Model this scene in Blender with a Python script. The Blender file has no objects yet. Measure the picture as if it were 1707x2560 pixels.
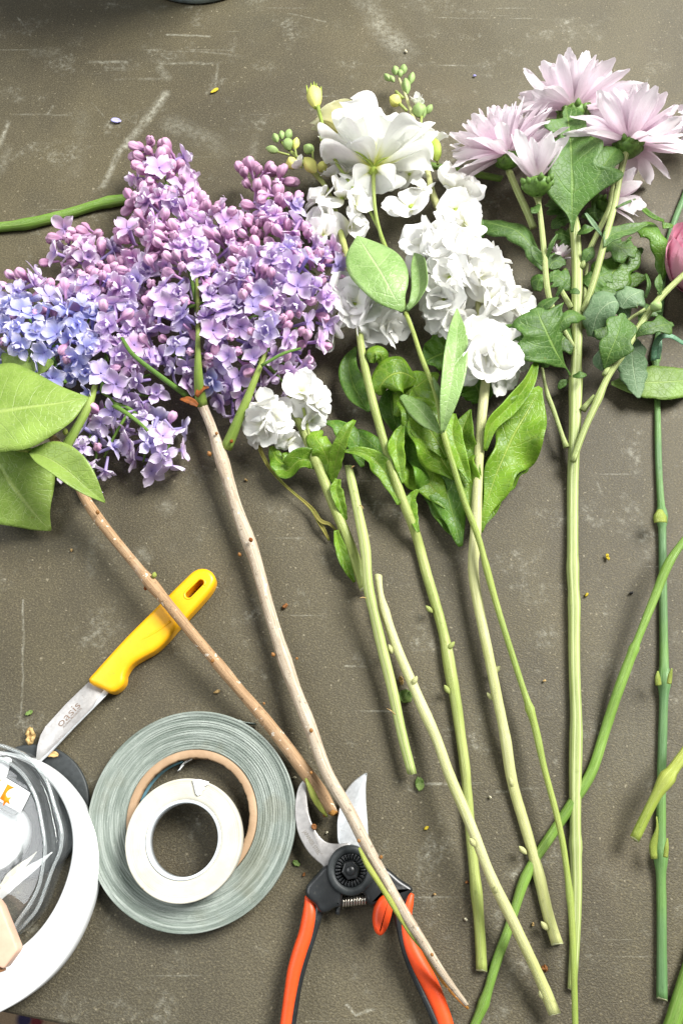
import bpy, math, random
import numpy as np
from mathutils import Vector, Matrix

SC = bpy.context.scene
COL = SC.collection
R = math.radians
rng = np.random.RandomState(7)
random.seed(7)

# ------------------------------------------------------------------ camera
FPX, TILT, CAM_H = 2000.0, R(22.0), 0.535      # focal length in photo pixels, tilt from straight down, height (m)
IMW, IMH = 1707.0, 2560.0
cam_d = bpy.data.cameras.new('camera')
cam = bpy.data.objects.new('camera', cam_d)
COL.objects.link(cam)
cam.location = (0, 0, CAM_H)
cam.rotation_euler = (TILT, 0, 0)
cam_d.sensor_fit = 'VERTICAL'
cam_d.sensor_height = 36.0
cam_d.sensor_width = 24.0
cam_d.lens = FPX * 36.0 / IMH
cam_d.clip_start = 0.01
cam_d.clip_end = 50.0
SC.camera = cam

# ------------------------------------------------------------------ world, lamps, exposure
world = bpy.data.worlds.new('World')
SC.world = world
world.use_nodes = True
bg = world.node_tree.nodes['Background']
bg.inputs[0].default_value = (0.93, 0.97, 1.0, 1)
bg.inputs[1].default_value = 0.25

def area(name, loc, target, sx, sy, power, col):
    l = bpy.data.lights.new(name, 'AREA')
    l.shape = 'RECTANGLE'; l.size = sx; l.size_y = sy
    l.energy = power; l.color = col
    o = bpy.data.objects.new(name, l); COL.objects.link(o)
    o.location = loc
    d = Vector(target) - Vector(loc)
    o.rotation_euler = d.to_track_quat('-Z', 'Y').to_euler()
    return o
area('window_light', (1.45, 1.30, 2.05), (0.0, 0.25, 0.0), 1.2, 1.2, 192.0, (1.0, 0.985, 0.95))
area('second_window_light', (-1.5, 0.35, 1.9), (0.0, 0.25, 0.0), 1.3, 1.3, 28.0, (0.97, 0.985, 1.0))

SC.view_settings.view_transform = 'Standard'
SC.view_settings.look = 'None'
SC.view_settings.gamma = 1.0
SC.view_settings.exposure = 0.08
SC.cycles.max_bounces = 8
SC.cycles.transparent_max_bounces = 12

# ------------------------------------------------------------------ projection helpers
_c, _s = math.cos(TILT), math.sin(TILT)
def ray(x, y):
    dx, dy, dz = (x - IMW / 2) / FPX, -(y - IMH / 2) / FPX, -1.0
    return np.array([dx, dy * _c - dz * _s, dy * _s + dz * _c])
def P(x, y, z=0.0):
    d = ray(x, y); t = (z - CAM_H) / d[2]
    return np.array([0, 0, CAM_H]) + d * t
def S(x, y, z=0.0):                      # metres per photo pixel at that spot
    d = ray(x, y)
    return ((z - CAM_H) / d[2]) / FPX
class Fr:                                # a zoomed crop of the photo: crop pixels -> photo pixels
    def __init__(s, ox, oy, k): s.ox, s.oy, s.k = ox, oy, k
    def __call__(s, *p):
        return (s.ox + p[0] * s.k, s.oy + p[1] * s.k) + tuple(p[2:])
T = Fr(0, 0, 1.0887); A = Fr(0, 300, .3508); B = Fr(400, 300, .3508); C = Fr(0, 700, .3508)
D = Fr(400, 750, .3508); E = Fr(650, 130, .3508); F = Fr(750, 550, .4145); G = Fr(600, 800, .5102)
H = Fr(1100, 120, .3871); I = Fr(1150, 500, .3552); J = Fr(0, 1400, .4145); K = Fr(0, 1800, .3233)
L = Fr(180, 1720, .3827); M = Fr(650, 1900, .3508); N = Fr(750, 1350, .3827); O = Fr(1100, 1900, .3871)
Q = Fr(1300, 1200, .3400); RX = Fr(0, 1880, .0765); PX = Fr(0, 0, 1.0)

def lin(h):
    h = h.lstrip('#'); v = [int(h[i:i + 2], 16) / 255 for i in (0, 2, 4)]
    return tuple(c / 12.92 if c <= .04045 else ((c + .055) / 1.055) ** 2.4 for c in v)
def catmull(pts, n):
    p = np.asarray(pts, float)
    if len(p) == 2:
        t = np.linspace(0, 1, n)[:, None]
        return p[0] * (1 - t) + p[1] * t
    d = np.linalg.norm(np.diff(p[:, :3], axis=0), axis=1) + 1e-9
    s = np.concatenate([[0], np.cumsum(d)])
    m = np.zeros_like(p)
    m[1:-1] = (p[2:] - p[:-2]) / (s[2:] - s[:-2])[:, None]
    m[0] = (p[1] - p[0]) / d[0]; m[-1] = (p[-1] - p[-2]) / d[-1]
    q = np.linspace(0, s[-1], n)
    i = np.clip(np.searchsorted(s, q, side='right') - 1, 0, len(p) - 2)
    h = d[i][:, None]; t = ((q - s[i]) / d[i])[:, None]
    t2, t3 = t * t, t * t * t
    return (2*t3 - 3*t2 + 1) * p[i] + (t3 - 2*t2 + t) * h * m[i] + (-2*t3 + 3*t2) * p[i+1] + (t3 - t2) * h * m[i+1]
def smooth_closed(pts, n):
    p = np.asarray(pts, float); q = np.vstack([p[-2:], p, p[:3]])
    c = catmull(q, (len(q)) * 24)
    d = np.linalg.norm(np.diff(q, axis=0), axis=1); s = np.concatenate([[0], np.cumsum(d)])
    a, b = s[2], s[2 + len(p)]
    qq = np.linspace(0, s[-1], len(c))
    u = np.linspace(a, b, n, endpoint=False)
    return np.stack([np.interp(u, qq, c[:, k]) for k in range(c.shape[1])], 1)

# ------------------------------------------------------------------ materials
def nmat(name):
    m = bpy.data.materials.new(name); m.use_nodes = True
    nt = m.node_tree; nt.nodes.clear()
    out = nt.nodes.new('ShaderNodeOutputMaterial')
    return m, nt, out
def N_(nt, t, **kw):
    n = nt.nodes.new(t)
    for k, v in kw.items(): setattr(n, k, v)
    return n
def setin(nt, sock, v):
    if hasattr(v, 'is_linked') or isinstance(v, bpy.types.NodeSocket): nt.links.new(v, sock)
    else:
        if isinstance(v, tuple) and len(v) == 3 and sock.type == 'RGBA': v = v + (1,)
        sock.default_value = v
def math_(nt, op, a, b=None, c=None, clamp=False):
    n = N_(nt, 'ShaderNodeMath', operation=op, use_clamp=clamp)
    for i, v in enumerate((a, b, c)):
        if v is not None: setin(nt, n.inputs[i], v)
    return n.outputs[0]
def mix(nt, f, a, b, mode='MIX'):
    n = N_(nt, 'ShaderNodeMix', data_type='RGBA', blend_type=mode)
    setin(nt, n.inputs[0], f); setin(nt, n.inputs[6], a); setin(nt, n.inputs[7], b)
    return n.outputs[2]
def noise(nt, vec, scale, detail=3, rough=.5, dist=0.0):
    n = N_(nt, 'ShaderNodeTexNoise')
    if vec is not None: nt.links.new(vec, n.inputs['Vector'])
    n.inputs['Scale'].default_value = scale; n.inputs['Detail'].default_value = detail
    n.inputs['Roughness'].default_value = rough; n.inputs['Distortion'].default_value = dist
    return n.outputs[0]
def ramp(nt, f, stops):
    n = N_(nt, 'ShaderNodeMapRange'); n.clamp = True; n.interpolation_type = 'SMOOTHSTEP'
    setin(nt, n.inputs[0], f)
    for i, v in enumerate(stops): n.inputs[1 + i].default_value = v
    return n.outputs[0]
def coords(nt, kind='Object'):
    return N_(nt, 'ShaderNodeTexCoord').outputs[kind]
def mapping(nt, vec, scale=(1, 1, 1), rot=(0, 0, 0), loc=(0, 0, 0)):
    n = N_(nt, 'ShaderNodeMapping'); nt.links.new(vec, n.inputs[0])
    n.inputs['Scale'].default_value = scale; n.inputs['Rotation'].default_value = rot; n.inputs['Location'].default_value = loc
    return n.outputs[0]
def principled(nt, color, rough=.5, spec=.5, metal=0.0, normal=None, **kw):
    b = N_(nt, 'ShaderNodeBsdfPrincipled')
    setin(nt, b.inputs['Base Color'], color); setin(nt, b.inputs['Roughness'], rough)
    setin(nt, b.inputs['Specular IOR Level'], spec); setin(nt, b.inputs['Metallic'], metal)
    if normal is not None: nt.links.new(normal, b.inputs['Normal'])
    for k, v in kw.items(): setin(nt, b.inputs[k], v)
    return b.outputs[0]
def bump(nt, h, strength=.5, dist=.001, normal=None):
    n = N_(nt, 'ShaderNodeBump'); n.inputs['Strength'].default_value = strength; n.inputs['Distance'].default_value = dist
    setin(nt, n.inputs['Height'], h)
    if normal is not None: nt.links.new(normal, n.inputs['Normal'])
    return n.outputs[0]
def translucent_mix(nt, surf, color, f, normal=None):
    t = N_(nt, 'ShaderNodeBsdfTranslucent'); setin(nt, t.inputs[0], color)
    if normal is not None: nt.links.new(normal, t.inputs[1])
    m = N_(nt, 'ShaderNodeMixShader'); setin(nt, m.inputs[0], f)
    nt.links.new(surf, m.inputs[1]); nt.links.new(t.outputs[0], m.inputs[2])
    return m.outputs[0]
def uvsplit(nt):
    s = N_(nt, 'ShaderNodeSeparateXYZ'); nt.links.new(coords(nt, 'UV'), s.inputs[0])
    return s.outputs[0], s.outputs[1]

def simple_mat(name, color, rough=.5, spec=.5, metal=0.0, nscale=200, namp=.12, bstr=.15, bdist=.0004, wear=None, wamt=.5):
    m, nt, out = nmat(name)
    v = coords(nt)
    n1 = noise(nt, v, nscale, 4, .6)
    f = ramp(nt, n1, (.3, .7, 0, 1))
    dark = tuple(c * (1 - namp) for c in color); lite = tuple(min(1, c * (1 + namp)) for c in color)
    c = mix(nt, f, dark, lite)
    if wear is not None:
        wn = math_(nt, 'MULTIPLY', ramp(nt, noise(nt, v, 420, 4, .75), (.56, .70, 0, wamt)), ramp(nt, noise(nt, v, 45, 3, .6), (.42, .62, .15, 1)))
        c = mix(nt, wn, c, wear)
        rough = math_(nt, 'ADD', rough, math_(nt, 'MULTIPLY', wn, .35))
    nt.links.new(principled(nt, c, rough, spec, metal, bump(nt, n1, bstr, bdist)), out.inputs[0])
    return m

def leaf_mat(name, c1, c2, vein, rough=.42, transl=.28, side=9, spec=.4):
    m, nt, out = nmat(name)
    u, v = uvsplit(nt)
    oi = N_(nt, 'ShaderNodeObjectInfo').outputs['Random']
    av = math_(nt, 'ABSOLUTE', math_(nt, 'SUBTRACT', math_(nt, 'MULTIPLY', v, 2.0), 1.0))
    obj = coords(nt)
    nz = noise(nt, obj, 55, 3, .55)
    base = mix(nt, ramp(nt, nz, (.32, .68, 0, 1)), c1, c2)
    base = mix(nt, ramp(nt, noise(nt, obj, 900, 2), (.35, .75, 0, .18)), base, vein)
    mid = ramp(nt, av, (.015, .06, 1, 0))
    ph = math_(nt, 'SUBTRACT', u, math_(nt, 'MULTIPLY', math_(nt, 'POWER', av, 1.15), .17))
    ph = math_(nt, 'ADD', ph, math_(nt, 'MULTIPLY', noise(nt, obj, 60, 1), .05))
    sv = math_(nt, 'ABSOLUTE', math_(nt, 'SUBTRACT', math_(nt, 'FRACT', math_(nt, 'MULTIPLY', ph, side)), .5))
    sv = math_(nt, 'MULTIPLY', ramp(nt, sv, (.0, .05, 1, 0)), ramp(nt, av, (.55, .95, .75, 0)))
    vmask = math_(nt, 'MAXIMUM', mid, math_(nt, 'MULTIPLY', sv, .55))
    col = mix(nt, math_(nt, 'MULTIPLY', vmask, .7), base, vein)
    vo = N_(nt, 'ShaderNodeTexVoronoi', feature='DISTANCE_TO_EDGE'); nt.links.new(obj, vo.inputs['Vector']); vo.inputs['Scale'].default_value = 260
    net = ramp(nt, vo.outputs['Distance'], (.0, .10, 1, 0))
    col = mix(nt, math_(nt, 'MULTIPLY', net, .22), col, vein)
    col = mix(nt, ramp(nt, noise(nt, obj, 150, 3, .7), (.68, .76, 0, .6)), col, lin('7a7434'))
    col = mix(nt, ramp(nt, noise(nt, obj, 30, 2), (.55, .75, 0, .45)), col, tuple(min(1, q * 1.5) for q in c2))
    hsv = N_(nt, 'ShaderNodeHueSaturation')
    setin(nt, hsv.inputs['Value'], math_(nt, 'ADD', .85, math_(nt, 'MULTIPLY', oi, .3)))
    nt.links.new(col, hsv.inputs['Color'])
    col = hsv.outputs[0]
    hgt = math_(nt, 'ADD', math_(nt, 'MULTIPLY', nz, 1.2), math_(nt, 'ADD', math_(nt, 'MULTIPLY', vmask, -.5), math_(nt, 'MULTIPLY', net, -.12)))
    nb = bump(nt, hgt, .5, .0022)
    nb = bump(nt, noise(nt, obj, 700, 3), .25, .0003, nb)
    s = principled(nt, col, rough, spec, 0.0, nb)
    tc = mix(nt, .45, col, (.35, .6, .03))
    nt.links.new(translucent_mix(nt, s, tc, transl, nb), out.inputs[0])
    return m

def stem_mat(name, c1, c2, hi, rough=.38, stripes=0, spec=.45, nodes_tint=None):
    m, nt, out = nmat(name)
    u, v = uvsplit(nt)           # u metres along, v around 0..1
    obj = coords(nt)
    lng = noise(nt, mapping(nt, obj, (1, 1, 1)), 14, 2)
    c = mix(nt, ramp(nt, lng, (.35, .65, 0, 1)), c1, c2)
    cmb = N_(nt, 'ShaderNodeCombineXYZ'); setin(nt, cmb.inputs[0], math_(nt, 'MULTIPLY', u, 30.0)); setin(nt, cmb.inputs[1], math_(nt, 'MULTIPLY', v, 40.0))
    st = noise(nt, cmb.outputs[0], 1.0, 4, .6)
    c = mix(nt, ramp(nt, st, (.45, .8, 0, .6)), c, hi)
    h = st
    if stripes:
        w = math_(nt, 'ABSOLUTE', math_(nt, 'SUBTRACT', math_(nt, 'FRACT', math_(nt, 'MULTIPLY', v, float(stripes))), .5))
        c = mix(nt, ramp(nt, w, (.08, .2, .65, 0)), c, hi)
    c = mix(nt, ramp(nt, noise(nt, obj, 120, 3, .7), (.62, .75, 0, .5)), c, tuple(x * .55 for x in c1))
    nb = bump(nt, h, .6, .0009)
    cm3 = N_(nt, 'ShaderNodeCombineXYZ'); setin(nt, cm3.inputs[0], math_(nt, 'MULTIPLY', u, 90.0)); setin(nt, cm3.inputs[1], math_(nt, 'MULTIPLY', v, 110.0))
    nb = bump(nt, noise(nt, cm3.outputs[0], 1.0, 3, .6), .35, .0004, nb)
    s = principled(nt, c, rough, spec, 0.0, nb)
    nt.links.new(translucent_mix(nt, s, c, .12, nb), out.inputs[0])
    return m

def bark_mat(name, c1, c2, c3):
    m, nt, out = nmat(name)
    u, v = uvsplit(nt); obj = coords(nt)
    cmb = N_(nt, 'ShaderNodeCombineXYZ'); setin(nt, cmb.inputs[0], math_(nt, 'MULTIPLY', u, 45.0)); setin(nt, cmb.inputs[1], math_(nt, 'MULTIPLY', v, 22.0))
    st = noise(nt, cmb.outputs[0], 1.0, 5, .7, .4)
    c = mix(nt, ramp(nt, st, (.38, .62, 0, 1)), c1, c2)
    c = mix(nt, ramp(nt, noise(nt, obj, 22, 3, .6), (.5, .68, 0, .75)), c, c3)
    c = mix(nt, ramp(nt, noise(nt, obj, 420, 2), (.62, .72, 0, .6)), c, tuple(x * .4 for x in c1))
    c = mix(nt, ramp(nt, noise(nt, obj, 300, 2), (.66, .72, 0, .7)), c, (.75, .7, .6))
    nb = bump(nt, st, .6, .0009)
    nb = bump(nt, noise(nt, obj, 700, 3), .35, .0004, nb)
    nt.links.new(principled(nt, c, .62, .3, 0.0, nb), out.inputs[0])
    return m

def petal_mat(name, transl=.35, rough=.55, tipmix=(1, 1, 1), tipf=.35, base=None, basef=.0, veins=0.0, vein_col=(.5, .3, .5), rel=.0006, ustart=.25):
    """colour = object colour, paling to the tip, tinted at the claw"""
    m, nt, out = nmat(name)
    u, v = uvsplit(nt)
    oi = N_(nt, 'ShaderNodeObjectInfo')
    c = oi.outputs['Color']
    c = mix(nt, ramp(nt, u, (.3, 1.0, 0, tipf)), c, tipmix)
    if base is not None:
        c = mix(nt, ramp(nt, u, (ustart * .2, ustart * 1.6, basef, 0)), c, base)
    cmb = N_(nt, 'ShaderNodeCombineXYZ'); setin(nt, cmb.inputs[0], math_(nt, 'MULTIPLY', u, 1.2)); setin(nt, cmb.inputs[1], math_(nt, 'MULTIPLY', v, 14.0)); setin(nt, cmb.inputs[2], math_(nt, 'MULTIPLY', oi.outputs['Random'], 50.0))
    st = noise(nt, cmb.outputs[0], 1.0, 3, .6)
    if veins: c = mix(nt, ramp(nt, st, (.45, .75, 0, veins)), c, vein_col)
    nb = bump(nt, st, .5, rel)
    s = principled(nt, c, rough, .25, 0.0, nb)
    nt.links.new(translucent_mix(nt, s, c, transl, nb), out.inputs[0])
    return m

MT = {}
MT['leaf_lilac'] = leaf_mat('lilac leaf', lin('76923c'), lin('8aa44d'), lin('aabd6c'), .38, .3, 8)
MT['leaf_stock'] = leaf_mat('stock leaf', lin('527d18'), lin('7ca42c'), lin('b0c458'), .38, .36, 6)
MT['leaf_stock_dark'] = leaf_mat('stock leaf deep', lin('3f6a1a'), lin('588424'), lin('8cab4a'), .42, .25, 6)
MT['leaf_lis'] = leaf_mat('lisianthus leaf', lin('6d8f49'), lin('8aa866'), lin('afc58c'), .36, .22, 3)
MT['leaf_mum'] = leaf_mat('chrysanthemum leaf', lin('33551d'), lin('456926'), lin('83a152'), .5, .22, 5)
MT['leaf_mum_blue'] = leaf_mat('chrysanthemum leaf underside', lin('56744f'), lin('6f8a66'), lin('9bb08a'), .55, .2, 6)
MT['leaf_rose'] = leaf_mat('olive leaf', lin('55722d'), lin('6c8a3a'), lin('9cb26a'), .5, .2, 9)
MT['leaf_carn'] = leaf_mat('carnation leaf', lin('4c7a5a'), lin('679274'), lin('9db9a0'), .5, .15, 2)
MT['leaf_dry'] = leaf_mat('withered leaf', lin('6f7a2e'), lin('86803a'), lin('b39a50'), .6, .2, 3)
MT['stem_stock'] = stem_mat('stock stem', lin('bcc078'), lin('cfd094'), lin('f0eed2'), .36)
MT['stem_stock_up'] = stem_mat('stock stem upper', lin('94a44e'), lin('a9b463'), lin('dbdfac'), .36)
MT['stem_lis'] = stem_mat('lisianthus stem', lin('8aa044'), lin('9cac50'), lin('cdd590'), .36)
MT['stem_mum'] = stem_mat('chrysanthemum stem', lin('8fa055'), lin('a3b266'), lin('d3dba4'), .45, 7)
MT['stem_mum_dry'] = stem_mat('ridged pale stem', lin('95a85a'), lin('a9b66a'), lin('d6d9a2'), .5, 6)
MT['stem_carn'] = stem_mat('carnation stem', lin('587f50'), lin('6b9446'), lin('94b384'), .4)
MT['stem_rose'] = stem_mat('green stem', lin('678c33'), lin('7ea346'), lin('bacb80'), .35)
MT['stem_yel'] = stem_mat('yellow green stem', lin('8da23c'), lin('a9b350'), lin('d8d894'), .35)
MT['stem_shoot'] = stem_mat('lilac shoot', lin('7d9a3c'), lin('97ac4e'), lin('b9c97c'), .5)
MT['stem_inner'] = stem_mat('lilac pedicel', lin('567f2a'), lin('6c9236'), lin('9ab35a'), .5)
MT['cut'] = simple_mat('cut stem face', lin('dfe3b4'), .6, .3, 0, 500, .15, .3)
MT['bark_grey'] = bark_mat('grey bark', lin('9c8b76'), lin('c4b7a2'), lin('b09c84'))
MT['bark_brown'] = bark_mat('brown bark', lin('8f7253'), lin('b0906c'), lin('bca78f'))
MT['bark_end'] = bark_mat('split wood', lin('a36c2c'), lin('c08a42'), lin('8a7a3a'))
MT['bud_brown'] = simple_mat('bud scale', lin('8f6230'), .5, .4, 0, 300, .4, .3)
MT['bract'] = simple_mat('dry bract', lin('7d4518'), .7, .3, 0, 200, .45, .5)
MT['lilac'] = petal_mat('lilac petal', .3, .62, (.90, .85, .93), .7, lin('9c90d4'), .45, .28, lin('b394cc'), .0005)
MT['lilac_bud'] = petal_mat('lilac bud', .12, .45, lin('e6bcd6'), .5, lin('a77fb0'), .6, .35, lin('a86a98'), .0006, .3)
MT['stock'] = petal_mat('stock petal', .26, .6, (.95, .95, .93), .4, lin('dfe2a0'), .6, .05, (.86, .86, .80), .0005, .26)
MT['lis'] = petal_mat('lisianthus petal', .45, .55, (.95, .96, .93), .4, lin('d6da62'), .95, .06, (.88, .9, .82), .001, .20)
MT['mum'] = petal_mat('chrysanthemum petal', .42, .55, (.94, .91, .92), .6, lin('d3abc0'), .45, .22, lin('debecf'), .0008, .35)
MT['ran'] = petal_mat('ranunculus petal', .3, .5, lin('efbccb'), .4, lin('b8527e'), .3, .25, lin('c2507f'), .0005, .2)
MT['budgreen'] = simple_mat('green bud', lin('8ea667'), .5, .35, 0, 150, .25, .3)
MT['budyel'] = simple_mat('pale yellow bud', lin('d8d778'), .5, .35, 0, 90, .25, .3)
MT['calyx'] = simple_mat('calyx green', lin('55752f'), .5, .35, 0, 250, .35, .4)
MT['sepal'] = simple_mat('sepal', lin('9db04a'), .5, .35, 0, 150, .2, .3)
MT['black'] = simple_mat('black enamel', (.016, .018, .019), .32, .5, 0, 90, .3, .12, wear=lin('6a665c'), wamt=0.35)
MT['black_plastic'] = simple_mat('black plastic', (.032, .037, .038), .5, .4, 0, 300, .2, .2)
MT['orange'] = simple_mat('orange rubber', (.78, .075, .012), .42, .4, 0, 350, .05, .12, wear=lin('9a4a2a'), wamt=0.5)
MT['yellow'] = simple_mat('yellow plastic', (.84, .42, .005), .36, .45, 0, 260, .04, .1, wear=lin('a9842a'), wamt=0.4)
MT['steel'] = simple_mat('blade steel', (.44, .425, .41), .45, .5, .75, 260, .12, .15, .0003, wear=lin('6b5a48'), wamt=.45)
MT['steel_bright'] = simple_mat('bright blade steel', (.66, .68, .69), .34, .5, .7, 300, .1, .12, .0003, wear=lin('7a7468'), wamt=.4)
MT['spring'] = simple_mat('spring steel', (.6, .56, .48), .25, .5, .9, 200, .1, .1)
MT['engrave'] = simple_mat('etched letters', lin('7d6a5c'), .6, .3, 0, 200, .1, .1)
MT['engrave_grey'] = simple_mat('etched maker line', lin('7c766b'), .6, .3, 0, 200, .1, .1)
MT['zinc'] = simple_mat('zinc', lin('8c9ca0'), .45, .5, .5, 60, .3, .2)
MT['white_roll'] = simple_mat('white ribbon', (.80, .82, .82), .6, .3, 0, 200, .03, .15)
MT['paper'] = simple_mat('white paper', (.82, .83, .83), .6, .3, 0, 160, .03, .1)
MT['cream_paper'] = simple_mat('cream ribbon', (.72, .68, .58), .6, .3, 0, 160, .06, .2)
MT['wood'] = simple_mat('pale wood', lin('cfaa92'), .55, .35, 0, 70, .1, .15)
MT['wood_dark'] = simple_mat('wood edge', lin('9a6d48'), .6, .3, 0, 70, .2, .2)
MT['logo'] = simple_mat('orange print', (.9, .25, .003), .5, .3, 0, 200, .03, .05)
MT['greyline'] = simple_mat('grey print', lin('b9bcbc'), .6, .3, 0, 200, .03, .05)
MT['bits_green'] = leaf_mat('green scrap', lin('5f7f38'), lin('86a052'), lin('a9bd78'), .5, .2, 3)
MT['bits_brown'] = simple_mat('brown scrap', lin('8a5a30'), .6, .3, 0, 500, .4, .4)
MT['bits_tan'] = simple_mat('tan scrap', lin('b89a66'), .6, .3, 0, 500, .4, .4)
MT['bits_yellow'] = simple_mat('yellow scrap', lin('b9a52c'), .6, .3, 0, 400, .3, .4)
MT['bits_white'] = simple_mat('pale crumb', lin('d8d2b6'), .6, .3, 0, 500, .2, .4)
MT['bits_black'] = simple_mat('black crumb', (.02, .02, .02), .6, .3, 0, 500, .2, .4)
MT['bluepetal'] = simple_mat('fallen petal', lin('a9a6df'), .5, .3, 0, 200, .1, .2)

# table top: worn grey-brown grained laminate with chalky scuffs
def table_material():
    m, nt, out = nmat('worn table top')
    v = coords(nt)
    big = noise(nt, v, 5.5, 4, .55)
    c = mix(nt, ramp(nt, big, (.3, .7, 0, 1)), lin('4b4531'), lin('5a533d'))
    c = mix(nt, ramp(nt, noise(nt, v, 17, 4, .6, .3), (.45, .75, 0, .55)), c, lin('464233'))
    c = mix(nt, ramp(nt, noise(nt, v, 9, 3, .6, .3), (.52, .75, 0, .4)), c, lin('605643'))
    c = mix(nt, ramp(nt, noise(nt, mapping(nt, v, loc=(5, 2, 1)), 2.6, 5, .62, .6), (.42, .62, 0, .5)), c, lin('625e4e'))
    c = mix(nt, ramp(nt, noise(nt, mapping(nt, v, loc=(1, 7, 1)), 3.4, 5, .62, .6), (.46, .64, 0, .6)), c, lin('3d382b'))
    grain = noise(nt, mapping(nt, v, (1, 1.25, 1), (0, 0, .35)), 760, 2, .6, .5)
    c = mix(nt, ramp(nt, grain, (.34, .60, .5, 0)), c, lin('352e20'))
    c = mix(nt, ramp(nt, grain, (.5, .72, 0, .36)), c, lin('7e7459'))
    spk = noise(nt, v, 330, 1, .5)
    c = mix(nt, ramp(nt, spk, (.70, .77, 0, .4)), c, lin('a89f86'))
    # chalk scuffs: strokes between points, ragged by noise
    sep = N_(nt, 'ShaderNodeSeparateXYZ'); nt.links.new(v, sep.inputs[0])
    wob = noise(nt, v, 60, 3, .6)
    X = math_(nt, 'ADD', sep.outputs[0], math_(nt, 'MULTIPLY', math_(nt, 'SUBTRACT', wob, .5), .005))
    wob2 = noise(nt, mapping(nt, v, loc=(3, 1, 0)), 60, 3, .6)
    Y = math_(nt, 'ADD', sep.outputs[1], math_(nt, 'MULTIPLY', math_(nt, 'SUBTRACT', wob2, .5), .005))
    strokes = [((415, 235), (315, 365), 11, .75), ((300, 375), (260, 465), 8, .6), ((225, 155), (315, 155), 5, .5), ((405, 158), (545, 158), 4.5, .62),
               ((420, 87), (525, 90), 3, .6), ((545, 158), (538, 215), 3, .5), ((20, 305), (0, 370), 6, .65), ((45, 45), (80, 90), 2.2, .5),
               ((720, 33), (815, 55), 2, .5), ((945, 60), (1010, 130), 30, .42), ((900, -10), (950, 50), 24, .3), ((430, 310), (560, 370), 26, .25),
               ((400, 170), (420, 195), 10, .4), ((290, 198), (420, 196), 4, .35), ((640, 340), (630, 400), 9, .2), ((60, 1500), (55, 1800), 2.5, .4),
               ((55, 1790), (65, 1860), 2, .5), ((865, 2510), (890, 2535), 3, .75), ((890, 2535), (935, 2520), 3, .6), ((1240, 1980), (1345, 1968), 3, .55),
               ((405, 1262), (420, 1270), 16, .35), ((350, 1382), (365, 1390), 15, .35), ((865, 1665), (915, 1668), 2.5, .45), ((1490, 1205), (1510, 1240), 3, .4),
               ((230, 255), (260, 290), 2, .35), ((120, 285), (135, 265), 3, .45), ((35, 285), (180, 288), 3, .25), ((90, 130), (140, 130), 14, .22),
               ((235, 1350), (225, 1450), 12, .12), ((0, 430), (20, 370), 14, .3), ((210, 270), (190, 430), 20, .08), ((505, 130), (575, 135), 3, .35)]
    tot = None
    for a, b, w, k in strokes:
        pa, pb = P(*a), P(*b); wm = w * S(*a)
        dx, dy = pb[0] - pa[0], pb[1] - pa[1]; l2 = dx * dx + dy * dy
        ex = math_(nt, 'SUBTRACT', X, float(pa[0])); ey = math_(nt, 'SUBTRACT', Y, float(pa[1]))
        t = math_(nt, 'ADD', math_(nt, 'MULTIPLY', ex, dx / l2), math_(nt, 'MULTIPLY', ey, dy / l2), clamp=True)
        qx = math_(nt, 'SUBTRACT', ex, math_(nt, 'MULTIPLY', t, dx)); qy = math_(nt, 'SUBTRACT', ey, math_(nt, 'MULTIPLY', t, dy))
        d2 = math_(nt, 'ADD', math_(nt, 'MULTIPLY', qx, qx), math_(nt, 'MULTIPLY', qy, qy))
        s = ramp(nt, math_(nt, 'SQRT', d2), (0.0, wm * 1.7, k * .72, 0))
        tot = s if tot is None else math_(nt, 'MAXIMUM', tot, s)
    rag = ramp(nt, noise(nt, v, 240, 4, .75), (.34, .66, 0, 1))
    rag2 = ramp(nt, noise(nt, v, 38, 3, .6), (.32, .6, .12, 1))
    scuff = math_(nt, 'MULTIPLY', math_(nt, 'MULTIPLY', tot, rag2), math_(nt, 'ADD', .08, math_(nt, 'MULTIPLY', rag, .95)), clamp=True)
    # general faint scratches and dust
    lines = None
    for ang, seed in ((.5, 0), (1.25, 4), (2.3, 9), (2.9, 14)):
        nn = noise(nt, mapping(nt, v, (6, 260, 1), (0, 0, ang), (seed, seed, 0)), 1.0, 2, .5)
        q = math_(nt, 'MULTIPLY', ramp(nt, nn, (.70, .74, 0, .3)), ramp(nt, noise(nt, mapping(nt, v, loc=(seed, 2, 0)), 14, 2), (.5, .62, 0, 1)))
        lines = q if lines is None else math_(nt, 'MAXIMUM', lines, q)
    dust = math_(nt, 'MULTIPLY', ramp(nt, noise(nt, v, 26, 5, .7), (.53, .74, 0, .38)), rag)
    scuff = math_(nt, 'MAXIMUM', scuff, math_(nt, 'MULTIPLY', math_(nt, 'MAXIMUM', lines, dust), rag))
    c = mix(nt, scuff, c, lin('c3c2b2'))
    nb = bump(nt, grain, .55, .0010)
    nb = bump(nt, noise(nt, v, 1400, 2), .35, .0003, nb)
    rough = math_(nt, 'ADD', .5, math_(nt, 'MULTIPLY', grain, .2))
    nt.links.new(principled(nt, c, rough, .42, 0.0, nb), out.inputs[0])
    return m
MT['table'] = table_material()

def carpet_material():
    m, nt, out = nmat('patterned carpet')
    v = coords(nt)
    vo = N_(nt, 'ShaderNodeTexVoronoi'); nt.links.new(v, vo.inputs[0]); vo.inputs['Scale'].default_value = 32
    c = mix(nt, ramp(nt, vo.outputs[0], (.2, .5, 0, 1)), lin('3a3550'), lin('a08a70'))
    c = mix(nt, ramp(nt, noise(nt, v, 25, 3), (.5, .6, 0, 1)), c, lin('6b2f35'))
    nt.links.new(principled(nt, c, .9, .1, 0.0, bump(nt, noise(nt, v, 400, 3), .6, .004)), out.inputs[0])
    return m
MT['carpet'] = carpet_material()

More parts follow.
